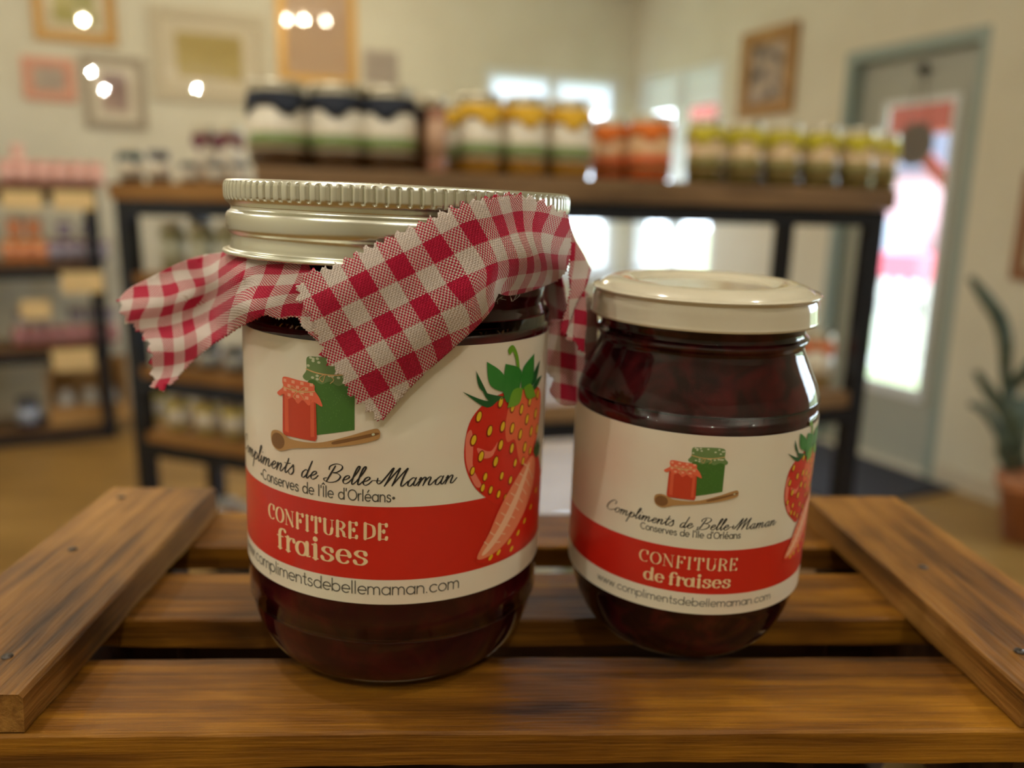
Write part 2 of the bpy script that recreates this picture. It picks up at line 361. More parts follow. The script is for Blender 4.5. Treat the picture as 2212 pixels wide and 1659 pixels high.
pic_px('picture', 'small unframed grey notice pinned on the wall above the jars', 'b', 786, 110, 860, 182, mat('notice_grey', srgb(186, 172, 156), .7), .012, None, 0, mat('notice_paper', srgb(182, 168, 156), .7), depth=.006)
pic_px('picture', 'wooden framed dark photographs between the window and the door', 'w', 1604, 62, 1722, 250, wood('oak_frame', srgb(150, 112, 66), srgb(172, 132, 82), srgb(188, 150, 100), 'y', .5, .4), .085, None, 0, noisy('dark_photo_print', srgb(70, 60, 68), srgb(196, 174, 156), (12, 12, 12), .5, lo=.40, hi=.56))
strip_s, strip_z = s_wall(2205, 480)
picture('picture', 'brown framed picture at the far right edge of the wall', wall_pt, strip_s, strip_s+.5, strip_z-.25, strip_z+.22, mat('brown_frame', srgb(150, 104, 72), .5), .05, None, 0, m_crm)

# ------------------------------------------------------------------ ceiling lamps: some placed from their reflections in the pictures, the rest added unseen
def make_lamp(x, y, label, power, col=(1, .97, .86)):
    t = thing('ceiling_spotlight', label, 'lamp', (x, y, CEIL), 0, 'warm ceiling spotlights')
    mb = MB(); mb.lathe([(.03, 0), (.03, -.02), (.008, -.022), (.008, -.07), (.045, -.072), (.05, -.13)], 20); mb.build('housing', mat('lamp_white', srgb(230, 228, 220), .4), t, True)
    l = lamp_light('bulb', None, power, col); o = bpy.data.objects.new('bulb', l); C.objects.link(o); o.parent = t; o.location = (0, 0, -.17)
spots = []
def mirror_lamp(x, y, plane='b'):
    """where a lamp hangs whose mirror image in a wall picture shows at this picture point"""
    o, n = (crn, E1) if plane == 'b' else (q, NR)
    P = on_vert(x, y, o, n); d = ray(x, y); d = d/np.linalg.norm(d); n3 = np.array([n[0], n[1], 0]); r = d-2*(d@n3)*n3
    t = (CEIL-.17-P[2])/r[2]; return P+r*t
LAMPS = [(180, 45, 'over the middle of the shop', 12), (548, 46, 'over the left aisle', 5), (617, 45, 'beside the front aisle', 3.5), (655, 45, 'next to the twin lamp', 3.5), (702, 47, 'nearest the side windows', 2)]
for i, (x, y, wh, pw) in enumerate(LAMPS):
    L_ = mirror_lamp(x, y); spots.append(tuple(L_)); make_lamp(L_[0], L_[1], f'added unseen ceiling spotlight {wh}', pw, (1, .88, .66))
for (x, y, wh) in ((-1.1, -.6, 'above and behind the crate'), (.2, -1.1, 'above the aisle behind the viewer'), (-.5, .35, 'almost straight above the crate'), (-2.2, .9, 'above the left wall shelves'), (.9, .0, 'above the right end of the crate'), (-2.3, 3.0, 'in front of the jar rack')):
    make_lamp(x, y, f'added unseen ceiling spotlight {wh}', 11.4)  # extra lamps out of view, added to brighten the jars and left wall
print('lamps', [tuple(round(float(c), 2) for c in s) for s in spots])

# ------------------------------------------------------------------ the crate
ZC = CAM_H-.117                                    # level of the slats the jars stand on
crate = thing('wooden_crate', 'upturned brown stained slatted wooden crate carrying the two jam jars', 'crate', (0, 0, ZC-.16))
cz = .16                                            # slat top in the crate's own frame
m_slat = wood('stained_slat', srgb(48, 24, 4), srgb(114, 70, 13), srgb(164, 110, 26), 'x', .5, 1.0, .6)
m_batt = wood('stained_batten', srgb(60, 36, 14), srgb(128, 86, 34), srgb(170, 122, 58), 'y', .5, 1.0, .6)
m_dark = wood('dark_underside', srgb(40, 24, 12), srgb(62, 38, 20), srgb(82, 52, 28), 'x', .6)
rs = random.Random(3)
def plank(name, x0, x1, y0, y1, z0, z1, m, nx=60, ny=6, wob=.00012, seed=0, along='x', bev=.0007):
    """hand-cut board: slightly uneven edges and faces"""
    bm = bmesh.new(); r = random.Random(seed)
    if along == 'y': x0, x1, y0, y1 = y0, y1, x0, x1
    L_ = x1-x0; n = nx
    ring = [(y0, z0), (y1, z0), (y1, z1-bev), (y1-bev, z1), (y0+bev, z1), (y0, z1-bev)]
    ph = [r.uniform(0, 6) for _ in range(24)]
    vs_ = []
    for i in range(n+1):
        x = x0+L_*i/n; row = []
        for k, (y, z) in enumerate(ring):
            wv = wob*(1.6*math.sin(x*28+ph[k])+.8*math.sin(x*75+ph[k+6])+.4*math.sin(x*240+ph[k+12]))+r.uniform(-1, 1)*wob*.3
            dy = wv*(1 if k in (0, 5) else -1 if k in (1, 2) else .6); dz = wv*.45 if k >= 2 else wv*1.2
            row.append(bm.verts.new((x, y+dy, z+dz) if along == 'x' else (y+dy, x, z+dz)))
        vs_.append(row)
    for i in range(n):
        for k in range(6):
            k2 = (k+1) % 6; f = (vs_[i][k], vs_[i+1][k], vs_[i+1][k2], vs_[i][k2]); bm.faces.new(f if along == 'y' else f[::-1])
    bm.faces.new(vs_[0] if along == 'x' else vs_[0][::-1]); bm.faces.new(vs_[-1][::-1] if along == 'x' else vs_[-1])
    bmesh.ops.recalc_face_normals(bm, faces=bm.faces[:])
    me = bpy.data.meshes.new(name); bm.to_mesh(me); bm.free(); me.materials.append(m)
    o = bpy.data.objects.new(name, me); C.objects.link(o); o.parent = crate; autosmooth(o, 30); return o
XL0, XL1, XR0, XR1 = -.1395, -.1005, .1255, .1605
for i, (a, b) in enumerate(((.1625, .194), (.2140, .2445), (.2655, .2965))):
    plank('slat', XL0, XR1, a, b, cz-.0085, cz, m_slat, 90, seed=i+1)
lb = plank('batten', XL0, XL1, .1630, .2965, cz+.0002, cz+.0098, m_batt, 50, seed=11, along='y', wob=.00015)
rb = plank('batten', XR0, XR1, .1625, .2900, cz+.0002, cz+.0098, m_batt, 50, seed=12, along='y', wob=.00015)
m_nail = mat('nail_head', srgb(70, 64, 60), .35, .8)
def nail(px, py, par):
    P = on_z(px, py, ZC+.0098); mb = MB(); mb.lathe([(.0001, .0004), (.0012, .0003), (.0016, -.0006), (.0001, -.0008)], 14)
    mb.v = [(a+P[0], b+P[1], c+cz+.0099) for a, b, c in mb.v]; mb.build('nail', m_nail, par, True)
for n_ in ((262, 1074), (157, 1187), (16, 1419)): nail(*n_, lb)
for n_ in ((1993, 1226), (2203, 1407)): nail(*n_, rb)
# the crate's ends, corner posts and lower rails
for (x0, x1) in ((XL0+.002, XL0+.012), (XR1-.012, XR1-.002)):
    plank('end_board', x0, x1, .166, .292, .085, cz-.0087, m_dark, 20, seed=int(1000*abs(x0)), along='y')
    plank('end_board', x0, x1, .166, .292, .002, .07, m_dark, 20, seed=int(900*abs(x0)), along='y')
for (x0, x1) in ((XL0+.0125, XL0+.03), (XR1-.03, XR1-.0125)):
    for (y0, y1) in ((.1685, .184), (.272, .288)):
        mb = MB(); mb.box((x0, y0, .002), (x1, y1, cz-.009), None, .0008); mb.build('corner_post', m_dark, crate)
for (y0, y1) in ((.1635, .168), (.2885, .293)):
    for (z0, z1) in ((.095, .135), (.03, .07)):
        mb = MB(); mb.box((XL0, y0, z0), (XR1, y1, z1), None, .0008); mb.build('side_slat', m_dark, crate)
tb = thing('display_table', 'small brown table hidden under the slatted crate', 'table', (0, 0, 0))
mb = MB(); mb.box((-.15, .155, ZC-.20), (.17, .305, ZC-.16), None, .003); mb.build('table_top', m_dark, tb)
for x in (-.14, .13):
    for y in (.165, .265):
        mb = MB(); mb.box((x, y, 0), (x+.03, y+.03, ZC-.20)); mb.build('leg', m_dark, tb)
P = on_z(2045, 1650, ZC-.035)
mb = MB(); mb.lathe([(.0001, .112), (.004, .1118), (.006, .110), (.0075, .104), (.009, .06), (.010, .004), (.009, .0002), (.0001, .0)], 24)
tag(mb.build('cream_candle', mat('cream_wax', srgb(226, 196, 136), .5), None, True), 'cream round-topped candle standing inside the crate below the front slat', 'candle').location = (P[0], P[1]+.018, ZC-.16)

# ------------------------------------------------------------------ jar frames
def jar_frame(ax, ay, lean, pit, dz):
    a = np.array([math.sin(lean), math.sin(pit), 1.0]); a /= np.linalg.norm(a)
    ex = np.array([1, 0, 0])-a*a[0]; ex /= np.linalg.norm(ex); ey = np.cross(a, ex)
    Mx = Matrix.Identity(4)
    for i, c in enumerate((ex, ey, a)):
        for j in range(3): Mx[j][i] = c[j]
    Mx[0][3], Mx[1][3], Mx[2][3] = ax, ay, ZC+dz
    return Mx
BIG = jar_frame(-.023795, .211215, .027, -.001, .0005)
SML = jar_frame(.056829, .213211, .012, -.030, .0006)
RB, RS = .0390, .03174

def glass(name, col=(1, 1, 1, 1), rough=0.0):
    m = mat(name, col, rough); b = m.node_tree.nodes['Principled BSDF']; b.inputs['Transmission Weight'].default_value = 1; b.inputs['IOR'].default_value = 1.48; return m
m_glass = glass('clear_glass')
def jam_mat(name, c1, c2, scale=110):
    m = noisy(name, c1, c2, (scale, scale, scale), .4, 3, .15, .42, .78, dist=.6)
    b = m.node_tree.nodes['Principled BSDF']; b.inputs['Specular IOR Level'].default_value = .08; return m
m_jam = jam_mat('dark_strawberry_jam', (.060, .003, .006, 1), (.15, .008, .012, 1))
m_jam2 = jam_mat('strawberry_jam', (.026, .0016, .003, 1), (.17, .010, .014, 1))

def shell(mb, outer, wall, zfloor, seg=96):
    """closed glass shell: outer profile (bottom to top), then back down the inside"""
    inner = [(max(r-wall, .0005), max(z, zfloor)) for r, z in outer][::-1]
    prof = [(.0003, outer[0][1])]+outer+inner+[(.0003, zfloor)]
    prof2 = []
    for pnt in prof:
        if not prof2 or abs(pnt[0]-prof2[-1][0])+abs(pnt[1]-prof2[-1][1]) > 1e-6: prof2.append(pnt)
    mb.lathe(prof2, seg)

# ------------------------------------------------------------------ label lettering and print
def cyl(u, z, R): a = u/R; return (R*math.sin(a), -R*math.cos(a), z)
class Print:
    """flat print wrapped on a jar: polygons in (u, z) millimetres, lifted by layer"""
    def __init__(s, R, u0=0, z0=0, sc=1.0): s.R = R; s.mb = MB(); s.u0 = u0; s.z0 = z0; s.sc = sc
    def put(s, pts, m, layer): return [cyl((s.u0+u*s.sc)*mm, (s.z0+z*s.sc)*mm, s.R) for u, z in pts]
    def lift(s, v, layer):
        k = 1+(.00003*layer)/s.R; return [(x*k, y*k, z) for x, y, z in v]
    def wrap(s, uz, layer):
        R = s.R; out = []
        for u, z in uz:
            a = (s.u0+u*s.sc)*mm/R; r = R+.00003*layer; out.append((r*math.sin(a), -r*math.cos(a), (s.z0+z*s.sc)*mm))
        return out
    def poly(s, pts, m, layer=1, step=1.2):
        step /= s.sc
        bm = bmesh.new(); vv = [bm.verts.new((float(p[0]), float(p[1]), 0)) for p in pts]
        f = bm.faces.new(vv)
        if f.calc_area() <= 0: bm.free(); return s
        f.normal_update()
        if f.normal.z < 0: f.normal_flip()
        bmesh.ops.triangulate(bm, faces=[f])
        lo = min(p[0] for p in pts); hi = max(p[0] for p in pts); k = math.ceil(lo/step)
        while k*step < hi:
            bmesh.ops.bisect_plane(bm, geom=bm.verts[:]+bm.edges[:]+bm.faces[:], plane_co=(k*step, 0, 0), plane_no=(1, 0, 0)); k += 1
        bm.verts.index_update()
        s.mb.add(s.wrap([(q.co.x, q.co.y) for q in bm.verts], layer), [[q.index for q in f.verts] for f in bm.faces], m); bm.free(); return s
    def blob(s, pts, m, layer=1, n=6): return s.poly(catmull(pts, n, True), m, layer)
    def ellipse(s, cx, cy, rx, ry, m, layer=1, rot=0, n=18):
        c, q_ = math.cos(rot), math.sin(rot)
        return s.poly([(cx+rx*math.cos(2*PI*k/n)*c-ry*math.sin(2*PI*k/n)*q_, cy+rx*math.cos(2*PI*k/n)*q_+ry*math.sin(2*PI*k/n)*c) for k in range(n)], m, layer)
    def stroke(s, pts, wfun, m, layer=2, cap=True):
        P = [np.array(p, float) for p in pts]; n = len(P); Lf = []; Rt = []
        for i in range(n):
            t = P[min(i+1, n-1)]-P[max(i-1, 0)]; l = np.linalg.norm(t)
            t = t/l if l > 1e-9 else np.array([1., 0]); nn = np.array([-t[1], t[0]]); w = wfun(t, i/(n-1) if n > 1 else 0)/2
            Lf.append(P[i]+nn*w); Rt.append(P[i]-nn*w)
        v = Lf+Rt; f = [(i, n+i, n+i+1, i+1) for i in range(n-1)]
        if cap:
            for e, sgn in ((0, -1), (n-1, 1)):
                t = P[min(e+1, n-1)]-P[max(e-1, 0)]; l = np.linalg.norm(t); t = t/l if l > 1e-9 else np.array([1., 0]); w = np.linalg.norm(Lf[e]-Rt[e])/2
                nn = np.array([-t[1], t[0]]); o = len(v)
                fan = [P[e]+nn*w*math.cos(a)+t*sgn*w*math.sin(a) for a in np.linspace(0, PI, 7)]
                v += fan; idx = list(range(o, o+7)); f.append(idx if sgn < 0 else idx[::-1])
        s.mb.add(s.wrap(v, layer), f, m); return s
    def build(s, name, parent, label=None): return s.mb.build(name, None, parent, False, label)
def arc(cx, cy, rx, ry, a0, a1, n=14): return [(cx+rx*math.cos(math.radians(a0+(a1-a0)*k/n)), cy+ry*math.sin(math.radians(a0+(a1-a0)*k/n))) for k in range(n+1)]
cr = lambda pts, n=6: [tuple(p) for p in catmull(pts, n)]
# -- connected script (x height 1)
SCRIPT = {
 'o': (.98, [cr([(.72,.85),(.4,1),(.08,.6),(.12,.15),(.4,0),(.72,.3),(.74,.75),(.6,.98),(.8,.82),(1.02,.8)])]),
 'm': (1.62, [cr([(0,.7),(.12,1),(.16,.6),(.1,0)]), cr([(.1,0),(.22,.6),(.45,1),(.6,.85),(.58,.3),(.55,0)]), cr([(.55,0),(.68,.6),(.92,1),(1.08,.85),(1.04,.3),(1.12,.02),(1.32,.1),(1.6,.6)])]),
 'n': (1.16, [cr([(0,.7),(.12,1),(.16,.6),(.1,0)]), cr([(.1,0),(.22,.6),(.48,1),(.63,.85),(.59,.3),(.67,.02),(.86,.1),(1.12,.6)])]),
 'p': (1.02, [cr([(0,.6),(.16,1.1),(.14,.4),(.02,-.6),(-.06,-1.15)]), cr([(.06,-.1),(.2,.6),(.5,1),(.78,.75),(.7,.2),(.4,0),(.15,.15),(.5,.05),(1.0,.5)])]),
 'l': (.58, [cr([(0,.5),(.3,1.3),(.45,2),(.36,2.25),(.2,1.9),(.13,.9),(.16,.2),(.3,0),(.58,.45)])]),
 'i': (.52, [cr([(0,.6),(.13,1),(.12,.4),(.18,.03),(.33,.1),(.54,.6)]), [(.2,1.45),(.25,1.5)]]),
 'e': (.80, [cr([(-.02,.4),(.3,.5),(.56,.8),(.42,1.02),(.15,.8),(.08,.3),(.3,0),(.6,.15),(.82,.55)])]),
 't': (.60, [cr([(0,.5),(.2,1.2),(.26,1.85)]), cr([(.26,1.85),(.14,.8),(.16,.2),(.32,.02),(.62,.5)]), cr([(-.15,1.25),(.2,1.2),(.62,1.32)])]),
 's': (.78, [cr([(0,.5),(.25,.9),(.42,1.25),(.5,.9),(.62,.4),(.45,0),(.18,0),(.06,.2)])]),
 'd': (1.06, [cr([(.62,.85),(.4,1),(.1,.6),(.12,.1),(.36,0),(.62,.5),(.74,1.4),(.82,2.15)]), cr([(.82,2.15),(.66,.8),(.66,.15),(.8,0),(1.08,.5)])]),
 'a': (1.02, [cr([(.62,.85),(.4,1),(.1,.6),(.12,.1),(.36,0),(.6,.45),(.68,.98)]), cr([(.68,.98),(.62,.3),(.74,.02),(.88,.1),(1.06,.55)])]),
 'C': (1.70, [cr([(1.35,1.55),(1.5,1.95),(1.2,2.25),(.7,2.0),(.18,1.2),(.12,.4),(.5,0),(1.0,.1),(1.72,.6)])]),
 'B': (1.75, [cr([(.62,2.0),(.4,1.0),(.2,0)]), cr([(.1,1.5),(.1,1.9),(.6,2.25),(1.2,2.15),(1.35,1.75),(1.0,1.3),(.6,1.15),(1.1,1.1),(1.45,.75),(1.2,.2),(.6,-.05),(.05,.05),(-.15,.3),(.1,.45)])]),
 'M': (2.55, [cr([(-.35,.9),(-.3,.4),(0,.3),(.4,1.2),(.7,2.05),(.8,2.1),(.7,1.2),(.5,0)]), cr([(.5,0),(.9,1.1),(1.3,2.0),(1.4,2.1),(1.32,1.2),(1.2,.05)]), cr([(1.2,.05),(1.6,1.1),(2.05,2.05),(2.1,2.0),(1.98,1.0),(2.0,.15),(2.2,.02),(2.55,.6)])]),
 '-': (.85, [[(.05,.62),(.45,.62),(.8,.62)]]), ' ': (.85, [])}
# -- round geometric sans (x height 1)
SANS = {
 'o': (1.12, [arc(.5,.5,.5,.5,0,360,24)]), 'c': (.98, [arc(.5,.5,.5,.5,45,315,18)]), 'e': (1.10, [[(.02,.5),(.98,.5)], arc(.5,.5,.5,.5,0,312,20)]),
 'a': (1.16, [arc(.5,.5,.5,.5,0,360,24), [(1,1),(1,0)]]), 'd': (1.16, [arc(.5,.5,.5,.5,0,360,24), [(1,1.62),(1,0)]]), 'b': (1.14, [arc(.5,.5,.5,.5,0,360,24), [(0,1.62),(0,0)]]),
 'p': (1.14, [arc(.5,.5,.5,.5,0,360,24), [(0,1),(0,-.55)]]), 'n': (.98, [[(0,1),(0,0)], [*arc(.41,.56,.41,.44,180,0,12),(.82,0)]]),
 'm': (1.56, [[(0,1),(0,0)], [*arc(.35,.6,.35,.4,180,0,10),(.70,0)], [*arc(1.05,.6,.35,.4,180,0,10),(1.40,0)]]),
 'r': (.58, [[(0,1),(0,0)], arc(.38,.55,.38,.45,180,75,8)]), 's': (.80, [cr([(.62,.85),(.4,1),(.12,.92),(.1,.66),(.35,.52),(.6,.4),(.64,.14),(.4,0),(.14,.04),(.02,.18)],5)]),
 'v': (.90, [[(0,1),(.4,0),(.8,1)]]), 'w': (1.36, [[(0,1),(.3,0),(.62,1),(.94,0),(1.24,1)]]), 'l': (.28, [[(.05,1.62),(.05,0)]]), 'i': (.28, [[(.05,1),(.05,0)], [(.05,1.42),(.051,1.44)]]),
 't': (.60, [[(.26,1.5),(.26,.2),(.34,.03),(.5,0)], [(0,1),(.5,1)]]), '.': (.36, [[(.08,.05),(.09,.06)]]), "'": (.28, [[(.08,1.6),(.06,1.25)]]), ' ': (.55, []),
 'C': (1.42, [arc(.7,.75,.7,.75,48,312,22)]), 'O': (1.62, [arc(.75,.75,.75,.75,0,360,28)]), 'I': (.36, [[(.08,1.5),(.08,0)], [(-.14,1.78),(.08,2.0),(.30,1.78)]]),
 'E': (1.10, [[(.02,.5),(.98,.5)], arc(.5,.5,.5,.5,0,312,20), [(.42,1.28),(.66,1.6)]]), '*': (.6, [[(.2,.55),(.21,.56)]])}
# -- display face, thick stems and hairlines (cap height 1); (points, kind) kind k: thick/thin by direction
def ser(x, y, w=.13): return [(x-w, y), (x+w, y)]
DISP = {
 'C': (.72, [arc(.36,.5,.33,.5,55,305,20), [(.56,.72),(.56,.92)]]), 'O': (.80, [arc(.37,.5,.33,.5,0,360,26)]),
 'N': (.84, [['t',(.12,0),(.12,1)], [(.12,.98),(.64,.02)], ['t',(.64,0),(.64,1)], ser(.12,0,.1), ser(.06,1,.08), ser(.64,1,.1)]),
 'F': (.67, [[(.14,0),(.14,1)], [(.14,.99),(.54,.99),(.55,.88)], [(.14,.52),(.38,.52)], [(.38,.47),(.38,.57)], ser(.14,0)]),
 'I': (.44, [[(.16,0),(.16,1)], ser(.16,0), ser(.16,1)]), 'T': (.72, [[(.30,0),(.30,1)], [(.02,.8),(.03,.99),(.57,.99),(.58,.8)], ser(.30,0)]),
 'U': (.76, [cr([(.13,1),(.13,.5),(.16,.14),(.36,0),(.54,.12),(.60,.45)],6), ['t',(.60,.45),(.60,1)], ser(.13,1,.12), ser(.60,1,.1)]),
 'R': (.72, [[(.14,0),(.14,1)], cr([(.14,.99),(.4,.98),(.55,.76),(.4,.52),(.14,.5)],6), cr([(.32,.5),(.5,.3),(.56,.05),(.68,.0)],6), ser(.14,0)]),
 'E': (.62, [[(.14,0),(.14,1)], [(.14,.99),(.52,.99),(.53,.88)], [(.14,.52),(.38,.52)], [(.38,.47),(.38,.57)], [(.14,.01),(.53,.01),(.55,.13)]]),
 'D': (.80, [[(.14,0),(.14,1)], cr([(.06,.99),(.3,.98),(.62,.8),(.64,.25),(.3,.02),(.06,.01)],7)]), ' ': (.20, []),
 'f': (.50, [cr([(.56,1.28),(.46,1.42),(.30,1.36),(.2,1.1),(.2,.5),(.2,0)],6), [(.02,.86),(.42,.86)], ser(.2,0,.14)]),
 'r': (.58, [[(.18,0),(.18,.95)], cr([(.18,.6),(.3,.88),(.48,.95),(.54,.78)],6), ser(.18,0,.14), ser(.1,.94,.09)]),
 'a': (.82, [arc(.34,.46,.27,.48,0,360,22), cr([(.64,.95),(.64,.3),(.68,.04),(.80,.04)],6)]), 'i': (.42, [[(.2,0),(.2,.95)], [(.2,1.36),(.201,1.38)], ser(.2,0,.14), ser(.12,.94,.09)]),
 's': (.66, [cr([(.54,.72),(.46,.92),(.24,.94),(.12,.74),(.26,.54),(.46,.42),(.54,.22),(.38,0),(.16,.02),(.06,.22)],6)]), 'e': (.74, [[(.12,.52),(.6,.54)], arc(.36,.47,.27,.48,8,315,20)]),
 'd': (.82, [arc(.34,.46,.27,.48,0,360,22), cr([(.64,1.42),(.64,.3),(.68,.04),(.80,.04)],6)])}
m_ink = mat('black_ink', srgb(34, 32, 32), .4); m_ink2 = mat('charcoal_ink', srgb(78, 76, 68), .4)
m_cream = mat('cream_ink', srgb(244, 214, 168), .4)
def set_text(pr, text, font, u0, u1, zb, xh, m, wfun, layer=3, shear=0, track=0, m_dot=None):
    """write a line from u0 to u1 at baseline zb"""
    tot = sum(font[c][0]+track for c in text)-track; k = (u1-u0)/tot; x = 0
    for c in text:
        adv, st = font[c]
        for sx in st:
            wf = wfun
            if sx[0] == 't': sx = sx[1:]; thin_ = wfun(np.array([1., 0]), .5)*1.15; wf = lambda t, s_, q_=thin_: q_
            pts = [(u0+(x+px_+py_*shear*xh/k)*k if False else u0+(x+px_)*k+py_*xh*shear, zb+py_*xh) for px_, py_ in sx]
            tiny = len(pts) == 2 and abs(sx[0][0]-sx[1][0])+abs(sx[0][1]-sx[1][1]) < .08
            if tiny:
                r = wfun(np.array([0, 1.]), .5)*(1.25 if c == '*' else .62); pr.ellipse(pts[0][0], pts[0][1], r, r, m, layer)
            else:
                if len(pts) < 6:
                    dn = []
                    for i in range(len(pts)-1):
                        for t in np.linspace(0, 1, 5)[:-1]: dn.append((pts[i][0]*(1-t)+pts[i+1][0]*t, pts[i][1]*(1-t)+pts[i+1][1]*t))
                    if len(pts) == 2: pts = dn+[pts[-1]]
                    else:
                        for i in range(len(pts)-1): pr.stroke([pts[i], ((pts[i][0]+pts[i+1][0])/2, (pts[i][1]+pts[i+1][1])/2), pts[i+1]], wf, m, layer)
                        continue
                pr.stroke(pts, wf, m, layer)
        x += adv+track
flat_w = lambda w: (lambda t, s: w)
def brush_w(a, b): return lambda t, s: a+(b-a)*abs(t[0]*.25+t[1]*.97)**2*(.55+.45*math.sin(PI*min(max(s, 0), 1)))
def didone_w(thin, thick): return lambda t, s: thin+(thick-thin)*abs(t[1])**1.6

m_paper = noisy('label_paper', srgb(238, 230, 210), srgb(236, 216, 196), (28, 28, 34), .32, 3, 0, .42, .68, Coat_Weight=.25)
m_band = mat('label_red', srgb(206, 36, 22), .33, Coat_Weight=.25)
INK = dict(red=srgb(214, 40, 24), dred=srgb(176, 20, 14), orange=srgb(236, 106, 66), pink=srgb(238, 128, 104), salmon=srgb(240, 138, 100), cream=srgb(248, 196, 160), seed=srgb(236, 196, 40), rim=srgb(150, 40, 10), g1=srgb(30, 92, 44), g2=srgb(52, 130, 50), g3=srgb(112, 164, 44),
           jred=srgb(206, 66, 38), jred2=srgb(226, 96, 62), jgr=srgb(70, 116, 44), jgr2=srgb(92, 138, 66), cl1=srgb(238, 108, 76), cl2=srgb(246, 170, 140), gc=srgb(112, 140, 84), gc2=srgb(206, 210, 180), wood=srgb(188, 142, 88), wood2=srgb(134, 92, 52), twine=srgb(222, 176, 120))
ik = lambda k: mat('print_'+k, INK[k], .35)
def strawberry(pr, seeds=True):
    body = [(24.5,73.2),(20.6,69.5),(19.2,64),(19.6,58.5),(22.2,53.2),(26.6,49.2),(29.6,47.6),(33,50),(39,53),(44.5,57.5),(47.3,63),(48.2,68.5),(46.8,72.6),(42,74.4),(36,74.8),(30,74.8)]
    pr.blob(body, ik('red'), 3)
    pr.blob([(19.6,66),(20.8,67),(21.4,63),(21.6,58),(24,53.5),(22.4,53.4),(20,58.4),(19.4,63)], ik('pink'), 4)
    pr.blob([(31.8,71.5),(34,74),(41,74.2),(46.6,72.2),(47.8,68.4),(46.6,62.6),(43,57.8),(38.5,55.2),(36.2,58),(34.5,62.5),(31.6,62.6),(30.8,66.5)], ik('orange'), 4)
    pr.blob([(22.5,62.6),(26.3,61.2),(28.5,63.2),(27,60),(24,60)], ik('pink'), 4)
    S_ = [(22.6,70),(28.8,72.6),(33,70.8),(36.6,69.6),(40.4,71),(45,71.8),(21.4,64.6),(25.8,66.2),(29.8,66.6),(33.2,65.6),(39.4,66.6),(44.2,67),(36.6,63.4),(42,63),(46,62.6),(29.4,62.2),(33.4,60.6),(23.6,60.4),(28,58.4),(39,59.6),(42,58),(21.4,57.2),(35,56.6),(25,55.2),(30.2,54.4),(38.4,56.2),(24.4,52.6),(33.4,52.6),(26.8,51.6),(29.4,50),(31.8,48.4)]
    for i, (u, z) in enumerate(S_):
        sc_ = 1.0 if z > 58 else .8
        pr.ellipse(u, z, .92*sc_, 1.5*sc_, ik('rim'), 5, -.25); pr.ellipse(u+.06, z+.05, .62*sc_, 1.16*sc_, ik('seed'), 6, -.25, 12)
    G = lambda pts, k, l: pr.blob(pts, ik(k), l, 5)
    G([(31.4,85.7),(30.5,84.8),(31.2,83.5),(32.2,84.2),(33.4,82),(34.2,78.5),(34.6,75),(35.4,75),(35.2,79),(34.2,83),(32.6,85.4)], 'g3', 6)
    def leaf(pts, k, l): pr.poly(pts, ik(k), l)
    lf = lambda a, b, w1, w2: [tuple(p) for p in catmull([a, ((a[0]+b[0])/2+w1[0], (a[1]+b[1])/2+w1[1]), b], 6)]+[tuple(p) for p in catmull([b, ((a[0]+b[0])/2+w2[0], (a[1]+b[1])/2+w2[1]), a], 6)][1:-1]
    leaf(lf((18.2,76.2),(29,74), (1,-1.6), (1.2,-3.2)), 'g1', 5); leaf(lf((21.4,80.8),(31,73.6), (-3,-1.2), (-1.2,-3.6)), 'g1', 6)
    leaf(lf((24.2,82.6),(33.4,74), (0,1.4), (-3,-1.6)), 'g2', 7); leaf(lf((29.8,81.6),(35,74), (3.2,1.6), (-2.6,-2.2)), 'g2', 8)
    leaf(lf((41.4,82.6),(36,74.4), (2.6,-2.4), (-2.4,1.2)), 'g2', 8); leaf(lf((45.4,80.4),(40,74.4), (1,-1.4), (-.8,.6)), 'g1', 7); leaf(lf((47.8,76.2),(40,73.4), (0,-1.2), (0,1)), 'g1', 6)
    leaf(lf((29,76),(35,73.6), (1.6,.6), (-1,-2.6)), 'g2', 9); leaf(lf((31,71),(36.6,75), (-1,2), (1.6,-1.6)), 'g3', 10); leaf(lf((43.6,71.6),(37,75), (0,2), (-1.4,-1.4)), 'g3', 10)
def strawberry_slice(pr):
    pr.blob([(23.2,34.6),(26,39),(29.5,46),(35,52),(41,56.4),(45,57.4),(49,54),(52,48),(53,40),(50,36),(44,34),(36,32.9),(28,33)], ik('red'), 7)
    pr.blob([(23.6,35.0),(27,41),(30.5,47),(36,52.8),(42.4,56.4),(45.6,54),(44.6,48),(39,41.5),(31,36)], ik('salmon'), 8)
    pr.blob([(25,36.2),(29,40.4),(34.4,47),(40.5,54.4),(41.6,54),(36.6,46),(31,39.6),(26.2,35.8)], ik('cream'), 9)
    for k in range(9):
        t = k/8; a = (26.5+t*14, 38+t*16.4); b = (30.5+t*13.6, 37.6+t*12.6); c = (25.5+t*13.2, 38.9+t*16.6)
        pr.stroke([a, ((a[0]+b[0])/2, (a[1]+b[1])/2+.3), b], flat_w(.28), ik('cream'), 10); pr.stroke([a, ((a[0]+c[0])/2, (a[1]+c[1])/2), c], flat_w(.3), ik('cream'), 10)
    for (u, z) in ((27.6,34.4),(30.2,35),(34,36.6),(37.6,37.8),(40.6,40),(44,42.6),(47.4,46),(35,34.4)): pr.ellipse(u, z, .85, .5, ik('seed'), 10, .8, 10)
    pr.poly([(44,57),(44.6,59.4),(45.2,58),(46,60.4),(46.6,58.4),(47.6,60.6),(48,57.6),(49.6,58.6),(48.4,55.4),(46,55)], ik('g1'), 9)
